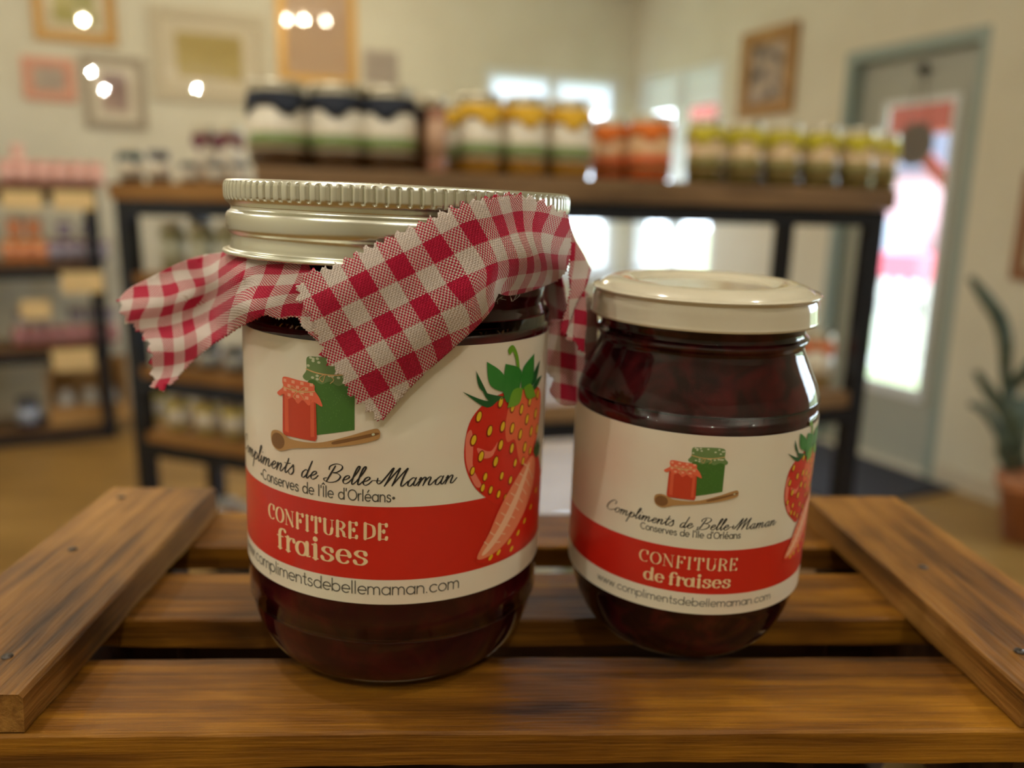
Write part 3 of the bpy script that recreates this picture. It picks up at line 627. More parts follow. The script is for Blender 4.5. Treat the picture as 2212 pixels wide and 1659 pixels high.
def jars_logo(pr):
    """two little jars on a wooden spoon, red jar's foot corner at (0,0)"""
    pr.poly([(6.8,.4),(18.7,3.2),(18.7,13),(17.6,14.2),(8,13.6),(6.8,12)], ik('jgr'), 3)
    pr.poly([(8.4,2.4),(9.6,2.6),(9.4,12.6),(8.4,12.4)], ik('jgr2'), 4)
    for k in range(44):
        r_ = random.Random(k); pr.ellipse(r_.uniform(10.4, 18), r_.uniform(3.4, 12.4), .13, .13, ik('jgr2'), 5, 0, 6)
    pr.blob([(6.2,14),(7.2,13.2),(9,13.6),(11,12.8),(13,13.6),(15,12.8),(17,13.6),(19,13),(19.6,14),(18.4,15.4),(18.2,18.4),(15,19),(10,18.8),(7.4,18.4),(7.2,15.6)], ik('gc'), 4)
    for k in range(22):
        r_ = random.Random(100+k); pr.ellipse(r_.uniform(7.4, 18.2), r_.choice((13.9, 14.7, 16.8, 17.6, 18.3))+r_.uniform(-.2, .2), .42, .3, ik('gc2'), 5, 0, 8)
    pr.stroke(cr([(7.2,15.8),(10,15.2),(14,15.1),(18.3,15.8)]), flat_w(.28), ik('twine'), 6); pr.stroke(cr([(12,15.2),(10.6,14.2),(11.4,13.4),(12.2,15.1),(14,14.2),(13.2,13.2)]), flat_w(.16), ik('twine'), 7)
    pr.poly([(0,.4),(.4,-.4),(9.4,-.4),(9.8,.4),(9.6,9.4),(.2,9.4)], ik('jred'), 6)
    pr.poly([(.8,.6),(2,.4),(2,9),(.8,9)], ik('jred2'), 7); pr.poly([(8.2,.4),(9.2,.6),(9.2,9),(8.2,9)], ik('jred2'), 7)
    pr.blob([(-1.6,9.2),(-.6,8.6),(.6,9.2),(1.8,8.2),(3.4,8.8),(4.8,7.6),(6.2,8.6),(7.8,7.6),(9,8.6),(11.2,7.8),(10.6,9.6),(9.4,11.2),(9,12.6),(5,13),(.8,13.2),(.2,12),(.4,10.8)], ik('cl1'), 7)
    for i in range(7):
        for j in range(4):
            if (i+j) % 2: pr.poly([(.6+i*1.25, 8.9+j*1.05), (1.5+i*1.25, 8.9+j*1.05), (1.5+i*1.25, 9.6+j*1.05), (.6+i*1.25, 9.6+j*1.05)], ik('cl2'), 8)
    pr.stroke(cr([(.4,10.9),(3,10.5),(6,10.4),(9.4,11)]), flat_w(.24), ik('twine'), 9)
    pr.stroke(cr([(5,10.4),(6.6,11.6),(7.4,11),(5,10.4),(3.6,9),(4.4,8.6)]), flat_w(.16), ik('twine'), 9); pr.stroke(cr([(5,10.4),(3.4,11.4),(2.6,10.9),(5,10.4),(6.8,8.8)]), flat_w(.16), ik('twine'), 9)
    pr.blob([(-4.2,-1.6),(-3.6,-.2),(-1.6,.3),(.6,-.2),(3,-1),(10,-.6),(17,1.6),(21.6,3.3),(23.8,3.8),(24.4,2.6),(23.4,1.2),(17,-.5),(10,-1.8),(3.4,-3),(1,-3.9),(-1.4,-4.5),(-3.6,-3.6)], ik('wood'), 9)
    pr.ellipse(-1.6, -2.2, 2.3, 1.9, ik('wood2'), 10, .1); pr.blob([(14,.2),(19,1.7),(23.4,2.9),(23.7,2.4),(18,.6),(14,-.5)], ik('wood2'), 10)
    pr.ellipse(22.9, 2.5, .38, .28, ik('gc2'), 11, .3, 10)
def make_label(parent, R, z0, z1, th0, th1, band, name_line, sub_line, sub_text, big_lines, www, logo, berry, berry_sc, www_text, label):
    lb_ = MB(); n = 120; v = []; f = []; t = .00012
    for rr in (R, R+.0):
        pass
    for i in range(n+1):
        a = math.radians(th0+(th1-th0)*i/n)
        for (r_, z) in ((R, z0*mm), (R, z1*mm), (R-t, z1*mm), (R-t, z0*mm)): v.append((r_*math.sin(a), -r_*math.cos(a), z))
    for i in range(n):
        for k in range(4): k2 = (k+1) % 4; f.append((i*4+k, (i+1)*4+k, (i+1)*4+k2, i*4+k2))
    f += [(0,1,2,3), tuple(n*4+k for k in (3,2,1,0))]
    lab = lb_.add(v, f).build('label', m_paper, parent, True, label); autosmooth(lab, 40)
    k = R*1000
    pr = Print(R); pr.poly([(k*math.radians(th0+.01), band[0]), (k*math.radians(th1-.01), band[0]), (k*math.radians(th1-.01), band[1]), (k*math.radians(th0+.01), band[1])], m_band, 1); pr.build('red_band', lab)
    sc_ = berry_sc
    pr = Print(R); set_text(pr, 'Compliments de Belle-Maman', SCRIPT, *name_line[:2], name_line[2], name_line[3], m_ink, brush_w(.16*sc_, .42*sc_), 3, .32); pr.build('lettering', lab, 'black script lettering')
    pr = Print(R); set_text(pr, sub_text, SANS, *sub_line[:2], sub_line[2], sub_line[3], m_ink2, flat_w(.27*sc_), 3, 0, .16); pr.build('lettering', lab, 'small grey lettering')
    for (txt, u0, u1, zb, xh) in big_lines:
        pr = Print(R); set_text(pr, txt, DISP, u0, u1, zb, xh, m_cream, didone_w((.28 if xh < 3.5 and sc_ == 1 or xh < 2.5 else .17)*sc_, (1.05 if xh < 3.5 and sc_ == 1 or xh < 2.5 else .74)*sc_), 3, 0, .05); pr.build('lettering', lab, 'cream display lettering on the red band')
    pr = Print(R); set_text(pr, www_text, SANS, *www[:2], www[2], www[3], m_ink2, flat_w(.26*sc_), 3, 0, .12); pr.build('lettering', lab, 'grey web address along the bottom')
    pr = Print(R, logo[0], logo[1], sc_); jars_logo(pr); pr.build('jars_print', lab, 'printed red and green jars on a wooden spoon')
    pr = Print(R, berry[0], berry[1], sc_); strawberry(pr); strawberry_slice(pr); pr.build('strawberry_print', lab, 'printed strawberry with a cut half')
    return lab

# ------------------------------------------------------------------ the large jar
big = thing('jam_jar', 'large strawberry jam jar with a silver screw lid and a pink gingham cloth', 'jar'); big.matrix_world = BIG
outer = [(.0255,.0006),(.0285,.0001),(.0312,.0008),(.0338,.0032),(.0360,.0070),(.0376,.0115),(.0386,.017),(.0389,.022),(.0389,.086),(.0387,.0885),(.0378,.0915),(.0372,.0935),(.0376,.0955),(.0378,.098),(.0374,.102),(.0374,.1165)]
outer = [tuple(p) for p in catmull(outer, 3)]
mb = MB(); shell(mb, outer, .0016, .0035); mb.build('glass_body', m_glass, big, True)
mb = MB(); mb.lathe([(.0003,.0030)]+[(max(r-.0009, .001), max(z, .0030)) for r, z in outer if z < .104]+[(.035,.1045),(.0003,.105)], 96); mb.build('jam', m_jam, big, True)
m_band_metal = mat('brushed_tin', srgb(222, 222, 208), .27, 1.0)
def knurl(r, z, a):
    if .1158 < z < .1196 and r > .0415:
        t = (a*112/(2*PI)) % 1.0; return r-.00042*math.exp(-((t-.5)/.13)**2)
    return r
lid_prof = [(.0330,.1189),(.0390,.1189),(.0403,.1199),(.0413,.1203),(.0421,.1200),(.0425,.1192),(.0426,.1185),(.0426,.1170),(.0425,.1162),(.0421,.1154),(.0412,.1145),(.0409,.1140),(.0411,.1134),(.0418,.1128),(.0422,.1118),(.0422,.1100),(.0419,.1088),(.0412,.1078),(.0410,.1068),(.0412,.1056),(.0413,.1048),(.0416,.1044),(.0425,.1043),(.0430,.1041),(.0432,.1037),(.0430,.1033),(.0424,.1033),(.0410,.1040),(.0402,.1050),(.0395,.118),(.0330,.1183)]
lid_prof = [tuple(p) for p in catmull(lid_prof, 3)]
lid = MB().lathe(lid_prof, 112*8, None, knurl, True).build('screw_band', m_band_metal, big, True, 'silver screw band with a knurled rim'); autosmooth(lid, 50)
mb = MB(); mb.lathe([(.0003,.1186),(.030,.1186),(.0325,.1188),(.0385,.1188),(.0385,.1180),(.0003,.1180)], 64); mb.build('lid_disc', m_band_metal, big, True)
make_label(big, RB+.0001, 26.2, 86.6, -78, 118, (32.3, 50.0), (-48.0, 17.2, 55.0, 1.95), (-33.8, 3.6, 51.3, 1.62), "*Conserves de l'Ile d'OrlEans*",
           [('CONFITURE DE', -30.4, 1.9, 42.3, 3.65), ('fraises', -27.2, -2.4, 35.9, 3.48)], (-47.2, 19.1, 28.7, 1.9), (-24.4, 64.4), (0, 0), 1.0, 'www.complimentsdebellemaman.com', 'white and red paper label with a strawberry')

# ------------------------------------------------------------------ gingham cloth under the screw band
def gingham(name):
    m = bpy.data.materials.new(name); m.use_nodes = True; nt = m.node_tree; b = nt.nodes['Principled BSDF']; L = nt.links.new
    b.inputs['Roughness'].default_value = .85; b.inputs['Sheen Weight'].default_value = .25; b.inputs['Specular IOR Level'].default_value = .2
    uv = nt.nodes.new('ShaderNodeTexCoord'); sp = nt.nodes.new('ShaderNodeSeparateXYZ'); L(uv.outputs['UV'], sp.inputs[0])
    def math_(op, a, c=None, d=None):
        n = nt.nodes.new('ShaderNodeMath'); n.operation = op
        for i, vv in enumerate((a, c, d)):
            if vv is None: continue
            if isinstance(vv, (int, float)): n.inputs[i].default_value = vv
            else: L(vv, n.inputs[i])
        return n.outputs[0]
    N = 11.0
    def chan(o):
        dark = math_('LESS_THAN', math_('FLOORED_MODULO', math_('ADD', o, .5), 2.0), 1.0)
        th = math_('MULTIPLY', o, N); fl = math_('FLOOR', th); fr = math_('SUBTRACT', th, fl)
        hump = math_('SINE', math_('MULTIPLY', fr, PI)); return dark, fl, hump
    du, iu, hu = chan(sp.outputs[0]); dv, iv, hv = chan(sp.outputs[1])
    over = math_('LESS_THAN', math_('FLOORED_MODULO', math_('ADD', iu, iv), 2.0), .5)
    ink = math_('ADD', math_('MULTIPLY', over, du), math_('MULTIPLY', math_('SUBTRACT', 1.0, over), dv))
    mx = nt.nodes.new('ShaderNodeMixRGB'); mx.inputs[1].default_value = srgb(238, 222, 212); mx.inputs[2].default_value = srgb(204, 22, 66); L(ink, mx.inputs[0])
    L(mx.outputs[0], b.inputs['Base Color'])
    hgt = math_('ADD', math_('MULTIPLY', over, hu), math_('MULTIPLY', math_('SUBTRACT', 1.0, over), hv))
    bp = nt.nodes.new('ShaderNodeBump'); bp.inputs['Strength'].default_value = .55; bp.inputs['Distance'].default_value = .00025; L(hgt, bp.inputs['Height']); L(bp.outputs[0], b.inputs['Normal'])
    tr = nt.nodes.new('ShaderNodeBsdfTranslucent'); L(mx.outputs[0], tr.inputs[0]); ms = nt.nodes.new('ShaderNodeMixShader'); ms.inputs[0].default_value = .22
    out = nt.nodes['Material Output']; L(b.outputs[0], ms.inputs[1]); L(tr.outputs[0], ms.inputs[2]); L(ms.outputs[0], out.inputs[0])
    return m
m_cloth = gingham('pink_gingham')
BINV = np.array(BIG.inverted()); BAX = np.array([BIG[j][2] for j in range(3)]); BO = np.array([BIG[j][3] for j in range(3)])
def depth_at_radius(x, y, r):
    """camera depth where the ray through a picture point meets a cylinder of radius r about the jar's axis (its tangent point when it passes by)"""
    d = ray(x, y); wv = CAM-BO; dp = d-BAX*(d@BAX); wp = wv-BAX*(wv@BAX); A = dp@dp; B = dp@wp; Cc = wp@wp-r*r; disc = max(B*B-A*Cc, 0)
    return (-B-math.sqrt(disc))/A
class TPS:
    def __init__(s, pts, vals, lam=1e-3):
        P = np.array(pts, float)/100; V = np.array(vals, float); n = len(P)
        d = np.linalg.norm(P[:, None]-P[None], axis=2); K = np.where(d > 0, d*d*np.log(np.maximum(d, 1e-9)), 0)+lam*np.eye(n)
        Q = np.hstack([np.ones((n, 1)), P]); A = np.block([[K, Q], [Q.T, np.zeros((3, 3))]]); b = np.vstack([V, np.zeros((3, V.shape[1]))])
        s.P = P; s.w = np.linalg.solve(A, b)
    def __call__(s, X):
        X = np.array(X, float)/100; d = np.linalg.norm(X[:, None]-s.P[None], axis=2); K = np.where(d > 0, d*d*np.log(np.maximum(d, 1e-9)), 0)
        return np.hstack([K, np.ones((len(X), 1)), X])@s.w
def outline(segs, seed=1):
    """closed outline from [(points, style)]: 'z' pinked zigzag, 's' smooth, 'f' frayed"""
    r = random.Random(seed); out = []
    for pts, st in segs:
        c = [np.array(p, float) for p in (catmull(pts, 10) if len(pts) > 2 else pts)]
        if st == 's': out += c[:-1]; continue
        L_ = [0]
        for i in range(len(c)-1): L_.append(L_[-1]+np.linalg.norm(c[i+1]-c[i]))
        step = 25 if st == 'z' else 7; n = max(2, int(L_[-1]/step)); amp = 13 if st == 'z' else 3.2
        for k in range(n):
            for sub in ((0, .0), (.12, .1), (.3, .75), (.42, .7), (.5, 1), (.6, .9), (.68, .5), (.85, .35)) if st == 'z' else ((0, 0), (.5, 1)):
                t = (k+sub[0])/n*L_[-1]; i = max(0, min(len(c)-2, int(np.searchsorted(L_, t))-1)); u = (t-L_[i])/max(L_[i+1]-L_[i], 1e-6); p = c[i]*(1-u)+c[i+1]*u
                tg = c[i+1]-c[i]; tg = tg/max(np.linalg.norm(tg), 1e-6); nn = np.array([tg[1], -tg[0]]); out.append(p+nn*amp*(sub[1]*r.uniform(.7, 1.15)-.4)+np.array([r.uniform(-1, 1), r.uniform(-1, 1)])*1.2)
    return out
def cloth_patch(poly, ctrl, uvc, folds=None, step=9, parent=big, name='gingham_cloth', thick=.00028):
    """cloth piece: outline in the picture, depth from control points (x, y, depth), checks from (x, y, u, v)"""
    bm = bmesh.new(); f = bm.faces.new([bm.verts.new((p[0], p[1], 0)) for p in poly]); f.normal_update(); bmesh.ops.triangulate(bm, faces=[f])
    xs = [p[0] for p in poly]; ys = [p[1] for p in poly]
    for ax, lo, hi in ((0, min(xs), max(xs)), (1, min(ys), max(ys))):
        k = math.ceil(lo/step)
        while k*step < hi:
            co = [0, 0, 0]; no = [0, 0, 0]; co[ax] = k*step; no[ax] = 1
            bmesh.ops.bisect_plane(bm, geom=bm.verts[:]+bm.edges[:]+bm.faces[:], plane_co=co, plane_no=no); k += 1
    bm.verts.index_update(); X = np.array([(q.co.x, q.co.y) for q in bm.verts]); F_ = [[q.index for q in f.verts] for f in bm.faces]; bm.free()
    dz = TPS([c[:2] for c in ctrl], [[c[2]] for c in ctrl])(X)[:, 0]
    if folds is not None: dz = dz+np.array([folds(x, y) for x, y in X])
    uv = TPS([c[:2] for c in uvc], [c[2:4] for c in uvc])(X)
    V = []
    for (x, y), z in zip(X, dz):
        P = at_depth(x, y, z); l = BINV@np.array([*P, 1]); V.append(l[:3])
    mb = MB(); mb.add(V, F_); o = mb.build(name, m_cloth, parent, True, None, uv)
    sd = o.modifiers.new('thickness', 'SOLIDIFY'); sd.thickness = thick; sd.offset = 0
    return o
D = depth_at_radius
# front flap, folded up over the right of the lid
top_edge = [(664,586),(713,579),(786,540),(842,513),(907,483),(960,458),(1025,434),(1075,424),(1112,421),(1161,432),(1196,449),(1226,468)]
right_in = [(1226,468),(1232,502),(1231,552),(1220,588),(1200,607)]
tuck = [(1200,607),(1150,627),(1100,638),(1076,634)]
hem = [(1076,634),(1069,650),(1062,668),(1032,703),(979,752),(896,828),(824,911)]
tip_left = [(824,911),(782,873),(755,848),(738,812),(716,790),(700,770),(694,742),(682,722),(676,690),(650,655),(646,622),(664,586)]
front = outline([(top_edge, 'z'), (right_in, 'f'), (tuck, 's'), (hem, 's'), (tip_left, 'z')], 5)
ctrl = []
for (x, y, r) in [(664,586,.0442),(786,540,.0440),(907,483,.0436),(1025,434,.0434),(1112,421,.0436),(1196,449,.0440),(1226,468,.0445),(720,640,.0448),(820,600,.0450),(920,550,.0447),(1020,500,.0443),(1110,490,.0450),(1180,500,.0452),(1225,530,.0452),
                  (680,690,.0446),(780,690,.0448),(880,660,.0450),(980,600,.0452),(1050,570,.0450),(1110,570,.0452),(1170,570,.0448),(1210,585,.0440),(1100,632,.0412),(1150,622,.0412),(1195,604,.0414),(1060,630,.0440),(1055,665,.0432),(720,780,.0432),(800,780,.0438),(900,760,.0436),(980,735,.0430),(760,850,.0420),(820,850,.0424),(820,905,.0412),(890,820,.0422)]:
    ctrl.append((x, y, D(x, y, r)))
def aff(x, y): dx, dy = x-706, y-652; return ((dx*43.7-dy*25.6)/2230, (39.9*dy+19*dx)/2230)
uvc = [(x, y, *aff(x, y)) for x, y in [(660,590),(720,580),(800,545),(880,500),(960,460),(700,650),(780,620),(860,590),(940,550),(1020,510),(690,720),(760,720),(840,690),(920,650),(1000,610),(1045,600),(740,800),(820,780),(900,740),(980,700),(1030,680),(800,870),(860,830),(820,905),(1000,450)]]
uvc += [(1067,447,10,-1),(1082,485,10,0),(1103,542,10,1.1),(1110,580,10,2.1),(1103,607,10,2.8),(1091,622,10,3.3),(1114,440,12,-1),(1120,474,12,0),(1142,542,12,1.2),(1146,573,12,2),(1139,603,12,2.9),(1127,626,12,3.6),
        (1173,455,14,-.6),(1158,493,14,.3),(1162,531,14,1.2),(1175,573,14,2.2),(1169,603,14,3),(1158,622,14,3.6),(1222,485,16,-.2),(1203,523,16,.8),(1196,560,16,1.8),(1200,590,16,2.8),(1228,540,17.5,1.2),(1222,580,17.5,2.4)]
def fold_front(x, y):
    a = max(0, min(1, (x-1050)/60)); g = math.sin((x-1060+(y-430)*-.18)/23.0)*.0006*a
    crease = -.0012*math.exp(-((x-1062+(y-600)*.05)/16)**2)*max(0, min(1, (y-520)/90))
    return g+crease+.0004*math.sin(x/47+y/31)
cloth_patch(front, ctrl, uvc, fold_front)
# left wing
ring_l = [(664,566),(600,560),(550,553),(505,546),(490,544)]
wing_top = [(490,544),(458,549),(430,553),(380,571),(330,597),(280,623),(257,648)]
wing_end = [(257,648),(268,688),(300,716),(318,742),(326,775),(328,815),(332,838),(352,842),(374,829)]
wing_bot = [(374,829),(400,798),(440,760),(478,732),(520,706),(550,691),(576,680)]
wing_in = [(576,680),(604,689),(640,686),(655,708),(688,738),(700,748),(700,650),(664,566)]
wing = outline([(ring_l, 's'), (wing_top, 's'), (wing_end, 'z'), (wing_bot, 'f'), (wing_in[:6], 'f'), (wing_in[5:], 's')], 9)
ctrl = [(x, y, D(x, y, r)) for x, y, r in [(664,566,.0400),(600,560,.0400),(550,553,.0402),(505,546,.0405),(664,598,.0424),(600,588,.0424),(550,581,.0424),(505,572,.0426),(640,640,.0432),(580,630,.0438),(530,620,.0445),(500,610,.0445),(690,735,.0428),(640,680,.0436),(580,676,.0448),(530,690,.0455),(505,660,.0452)]]
ctrl += [(470,560,.2060),(430,556,.2085),(380,575,.2110),(330,600,.2130),(280,625,.2150),(258,650,.2155),(470,640,.2030),(420,640,.2075),(360,650,.2100),(300,680,.2130),(470,700,.2025),(430,720,.2050),(380,740,.2080),(330,750,.2105),(440,760,.2035),(390,800,.2065),(340,830,.2090),(370,828,.2075)]
c6 = lambda x, y: (x/4.706+230, y/4.706+520)
uvc = [(*c6(*p), u, v) for p, u, v in [((1370,690),1,-1),((1500,400),1,-3),((1840,400),3,-3),((1590,530),2,-2),((1880,690),4,0),((510,1050),-5,-1),((740,1060),-3,-1),((990,930),-1,-1),((960,700),-1,-3),((720,780),-3,-3),((400,840),-5,-3),
        ((200,660),-7,-5),((530,630),-5,-5),((850,540),-3,-5),((480,390),-5,-7),((760,350),-3,-7),((1050,310),-1,-7),((910,240),-2,-8),((350,520),-6,-6),((640,510),-4,-6),((850,640),-2,-4),((620,930),-4,-2),((640,1200),-4,0),((520,1350),-5,1),((560,1470),-4,2),((2000,880),4.6,1.2)]]
def fold_wing(x, y):
    a = max(0, min(1, (500-x)/80)); yy = y-(x-257)*-.42*.5
    return a*.0013*math.sin((yy-600)/15.5)*max(.2, min(1, (480-x)/200+.3))+.0003*math.sin(x/33+y/21)
cloth_patch(wing, ctrl, uvc, fold_wing)
# right side pieces
p_a = outline([([(1226,464),(1240,512),(1260,548),(1277,582)], 's'), ([(1277,582),(1264,622),(1245,655),(1232,690),(1222,722)], 's'), ([(1222,722),(1212,716),(1216,690),(1226,655),(1232,625),(1229,590),(1231,545),(1226,464)], 'f')], 21)
cloth_patch(p_a, [(1226,464,.1985),(1277,582,.2040),(1250,560,.2000),(1231,560,.1990),(1240,640,.2000),(1222,720,.2010),(1262,620,.2025)], [(1226,464,0,0),(1277,582,1.7,3.0),(1231,560,.2,2.4),(1222,722,.3,6.2),(1262,622,1.5,4.0)], step=6)
p_b = outline([([(1262,628),(1266,660),(1267,700),(1263,738),(1262,768)], 's'), ([(1262,768),(1254,752),(1240,742),(1226,728),(1222,715)], 'z'), ([(1222,715),(1234,690),(1244,655),(1262,628)], 's')], 22)
cloth_patch(p_b, [(1262,628,.2030),(1267,700,.2040),(1262,768,.2035),(1222,715,.2018),(1240,670,.2020)], [(1262,628,10.3,0),(1267,700,10.4,2.4),(1262,768,10.4,4.8),(1222,715,9.0,3.1),(1240,670,9.5,1.6)], step=6)
p_c = outline([([(1172,700),(1200,690),(1240,700),(1262,740)], 's'), ([(1262,740),(1264,800),(1262,862)], 's'), ([(1262,862),(1240,874),(1210,872),(1186,846)], 's'), ([(1186,846),(1196,818),(1182,800),(1172,700)], 'f')], 23)
cloth_patch(p_c, [(1172,700,.2130),(1240,700,.2150),(1262,740,.2165),(1262,862,.2170),(1210,872,.2160),(1186,846,.2150),(1210,790,.2150)], [(1172,700,.4,0),(1262,740,3.0,.6),(1262,862,3.0,4.2),(1186,846,.8,4.2)], lambda x, y: .0012*math.sin(x/14.0), step=8)
p_d = outline([([(1258,622),(1274,640),(1288,672),(1290,720),(1282,800),(1272,840)], 's'), ([(1272,840),(1258,800),(1258,622)], 's')], 24)
cloth_patch(p_d, [(1258,622,.2200),(1288,672,.2230),(1290,720,.2235),(1272,840,.2220),(1258,800,.2205)], [(1258,622,.5,0),(1288,672,1.6,1.6),(1290,720,1.6,3),(1272,840,1,6.4)], step=8)
# the cloth's hidden far side, a wavy hem under the band
mb = MB(); n = 90; v = []; f = []; uv = []
for i in range(n+1):
    a = math.radians(100+150*i/n)
    for j in range(6):
        t = j/5; r = .0405+t*(.0065+.003*math.sin(a*9)); z = .1034-t*t*(.016+.007*math.sin(a*4+1)); v.append((r*math.sin(a), -r*math.cos(a), z)); uv.append((a*9, t*4.5))
for i in range(n):
    for j in range(5): f.append((i*6+j, i*6+j+1, (i+1)*6+j+1, (i+1)*6+j))
o = MB().add(v, f).build('gingham_cloth', m_cloth, big, True, None, uv)
sd = o.modifiers.new('thickness', 'SOLIDIFY'); sd.thickness = .00028
mb = MB()
for k in range(9):
    r_ = random.Random(40+k); a0 = math.radians(r_.uniform(20, 46)); z0 = .0985+r_.uniform(-.001, .001); R_ = .0400
    pts = [(R_*math.sin(a0+t*r_.uniform(.02, .05)), -R_*math.cos(a0+t*.04), z0-abs(math.sin(t*2))*.0028*r_.uniform(.5, 1)) for t in np.linspace(0, 2, 9)]
    mb.tube(cr(pts, 3), .00004, 4)
mb.build('loose_threads', mat('thread_white', srgb(226, 208, 200), .8), big)

# ------------------------------------------------------------------ the small jar
sml = thing('jam_jar', 'small strawberry jam jar with a plain glossy white lid', 'jar'); sml.matrix_world = SML
outer = [(.0150,.0008),(.0175,.0002),(.0205,.0008),(.0240,.0030),(.0272,.0070),(.0296,.0125),(.0310,.0180),(.0316,.0235),(.0316,.066),(.0315,.0695),(.0309,.0722),(.0296,.0752),(.0282,.0782),(.0270,.0808),(.0264,.0826),(.0266,.0836),(.0273,.0846),(.0272,.0853),(.0264,.0860),(.0262,.0870),(.0265,.0882),(.0266,.0900),(.0266,.0950)]
outer = [tuple(p) for p in catmull(outer, 3)]
mb = MB(); shell(mb, outer, .0017, .0035, 96); mb.build('glass_body', m_glass, sml, True)
mb = MB(); mb.lathe([(.0003,.0030)]+[(max(r-.0009, .001), max(z, .0030)) for r, z in outer if z < .0895]+[(.023,.0898),(.0003,.09)], 96); mb.build('jam', m_jam2, sml, True)
lp = [(.0003,.0972),(.012,.0972),(.0165,.0973),(.0178,.0978),(.0195,.0984),(.0218,.0986),(.0240,.0984),(.0258,.0978),(.0272,.0968),(.0282,.0955),(.0288,.0938),(.0290,.0922),(.0292,.0904),(.0293,.0898),(.0291,.0893),(.0286,.0893),(.0284,.0900),(.0283,.0950),(.0268,.0966),(.0003,.0966)]
mb = MB(); mb.lathe([tuple(p) for p in catmull(lp, 4)], 96); mb.build('lid', mat('glossy_white_enamel', srgb(212, 202, 178), .12, Coat_Weight=.6), sml, True)
make_label(sml, RS+.0001, 19.65, 65.6, -96, 112, (25.2, 36.9), (-29.3, 15.4, 42.2, 1.34), (-18.9, 5.5, 40.0, 1.08), "Conserves de l'Ile d'OrlEans",
           [('CONFITURE', -18.6, 5.5, 31.6, 3.05), ('de fraises', -17.2, 4.2, 27.0, 2.25)], (-30.8, 16.8, 21.9, 1.32), (-13.1, 49.8), (4.2, 8.0), .688, 'www.complimentsdebellemaman.com', 'smaller white and red paper label with a strawberry')

# ------------------------------------------------------------------ shelving and stock behind
m_plank = wood('weathered_shelf_wood', srgb(96, 74, 52), srgb(132, 104, 74), srgb(158, 126, 92), 'x', .5, .25, .2)
m_pl_warm = wood('warm_shelf_wood', srgb(120, 82, 40), srgb(152, 108, 58), srgb(176, 130, 76), 'x', .5, .25, .2)
m_steel = mat('blackened_steel', srgb(44, 47, 56), .25, .5)
def shelf_unit(name, label, L_, R_, depth, tiers, m_top, thick=.04, tilt=0, leg=.03):
    """L_, R_: front corners (x, y); tiers: heights of plank tops, first is the top"""
    d = np.array(R_)-np.array(L_); wd = float(np.linalg.norm(d)); ang = math.atan2(d[1], d[0])
    t = thing(name, label, 'shelf', (L_[0], L_[1], 0), ang); t.rotation_euler = (0, tilt, ang)
    for i, z in enumerate(tiers):
        ov = .0 if i else .01
        mb = MB(); mb.box((-ov+(leg if i else 0), -ov+(.004 if i else 0), z-(thick if i == 0 else .03)), (wd+ov-(leg if i else 0), depth, z), None, .003); mb.build('plank', m_top, t)
        zt = z-(thick if i == 0 else .03)
        for (y0, y1) in ((.0, leg), (depth-leg, depth)):
            mb = MB(); mb.box((leg, y0+.001, zt-leg), (wd-leg, y1-.001, zt-.0005)); mb.build('rail', m_steel, t)
    for (x, y) in ((0, 0), (wd-leg, 0), (0, depth-leg), (wd-leg, depth-leg)):
        mb = MB(); mb.box((x, y, .0), (x+leg, y+leg, tiers[0]-thick-.0005)); mb.build('leg', m_steel, t)
    return t, wd, ang
SH = CAM_H+.047
def shelf_local(px, L_, ang, off):
    """distance along a shelf front (moved back by off) where the sight line of a picture column crosses it"""
    d = ray(px, 430)[:2]; n = np.array([-math.sin(ang), math.cos(ang)]); o = np.array(L_)+n*off; t = (o@n)/(d@n); P = d*t
    return float((P-np.array(L_))@np.array([math.cos(ang), math.sin(ang)])), float(t)
CL, CR = (-.325, 1.20), (.715, 1.46)
shC, wC, aC = shelf_unit('display_shelf', 'long steel-framed display shelf with a weathered wooden top holding jars', CL, CR, .30, [SH, SH-.37, SH-.72, SH-1.1], m_plank, .036, .008)
BL, BR = tuple(on_z(243, 394, SH-.001)[:2]*1.0), None
bl = on_z(243, 394, CAM_H+.043)[:2]; br = bl+np.array([.95, -.42])
shB, wB, aB = shelf_unit('display_shelf', 'steel and wood display shelf farther back beside the left rack', tuple(bl), tuple(br), .34, [SH-.004, SH-.265, SH-.55, SH-.755, SH-1.10], m_pl_warm, .048, leg=.045)
ar = on_z(252, 946, 0)[:2]; al = ar-E2*1.05
TA = [float(on_vert(120, y, ar, E1)[2]) for y in (566, 748, 926)]
shA, wA, aA = shelf_unit('display_rack', 'dark framed jar rack standing against the back wall', tuple(al), tuple(ar), .34, [SH+.015, TA[0], TA[1], TA[2]], wood('rack_wood', srgb(70, 50, 32), srgb(98, 72, 46), srgb(120, 90, 60), 'x', .5, .25, .2), .04, leg=.06)

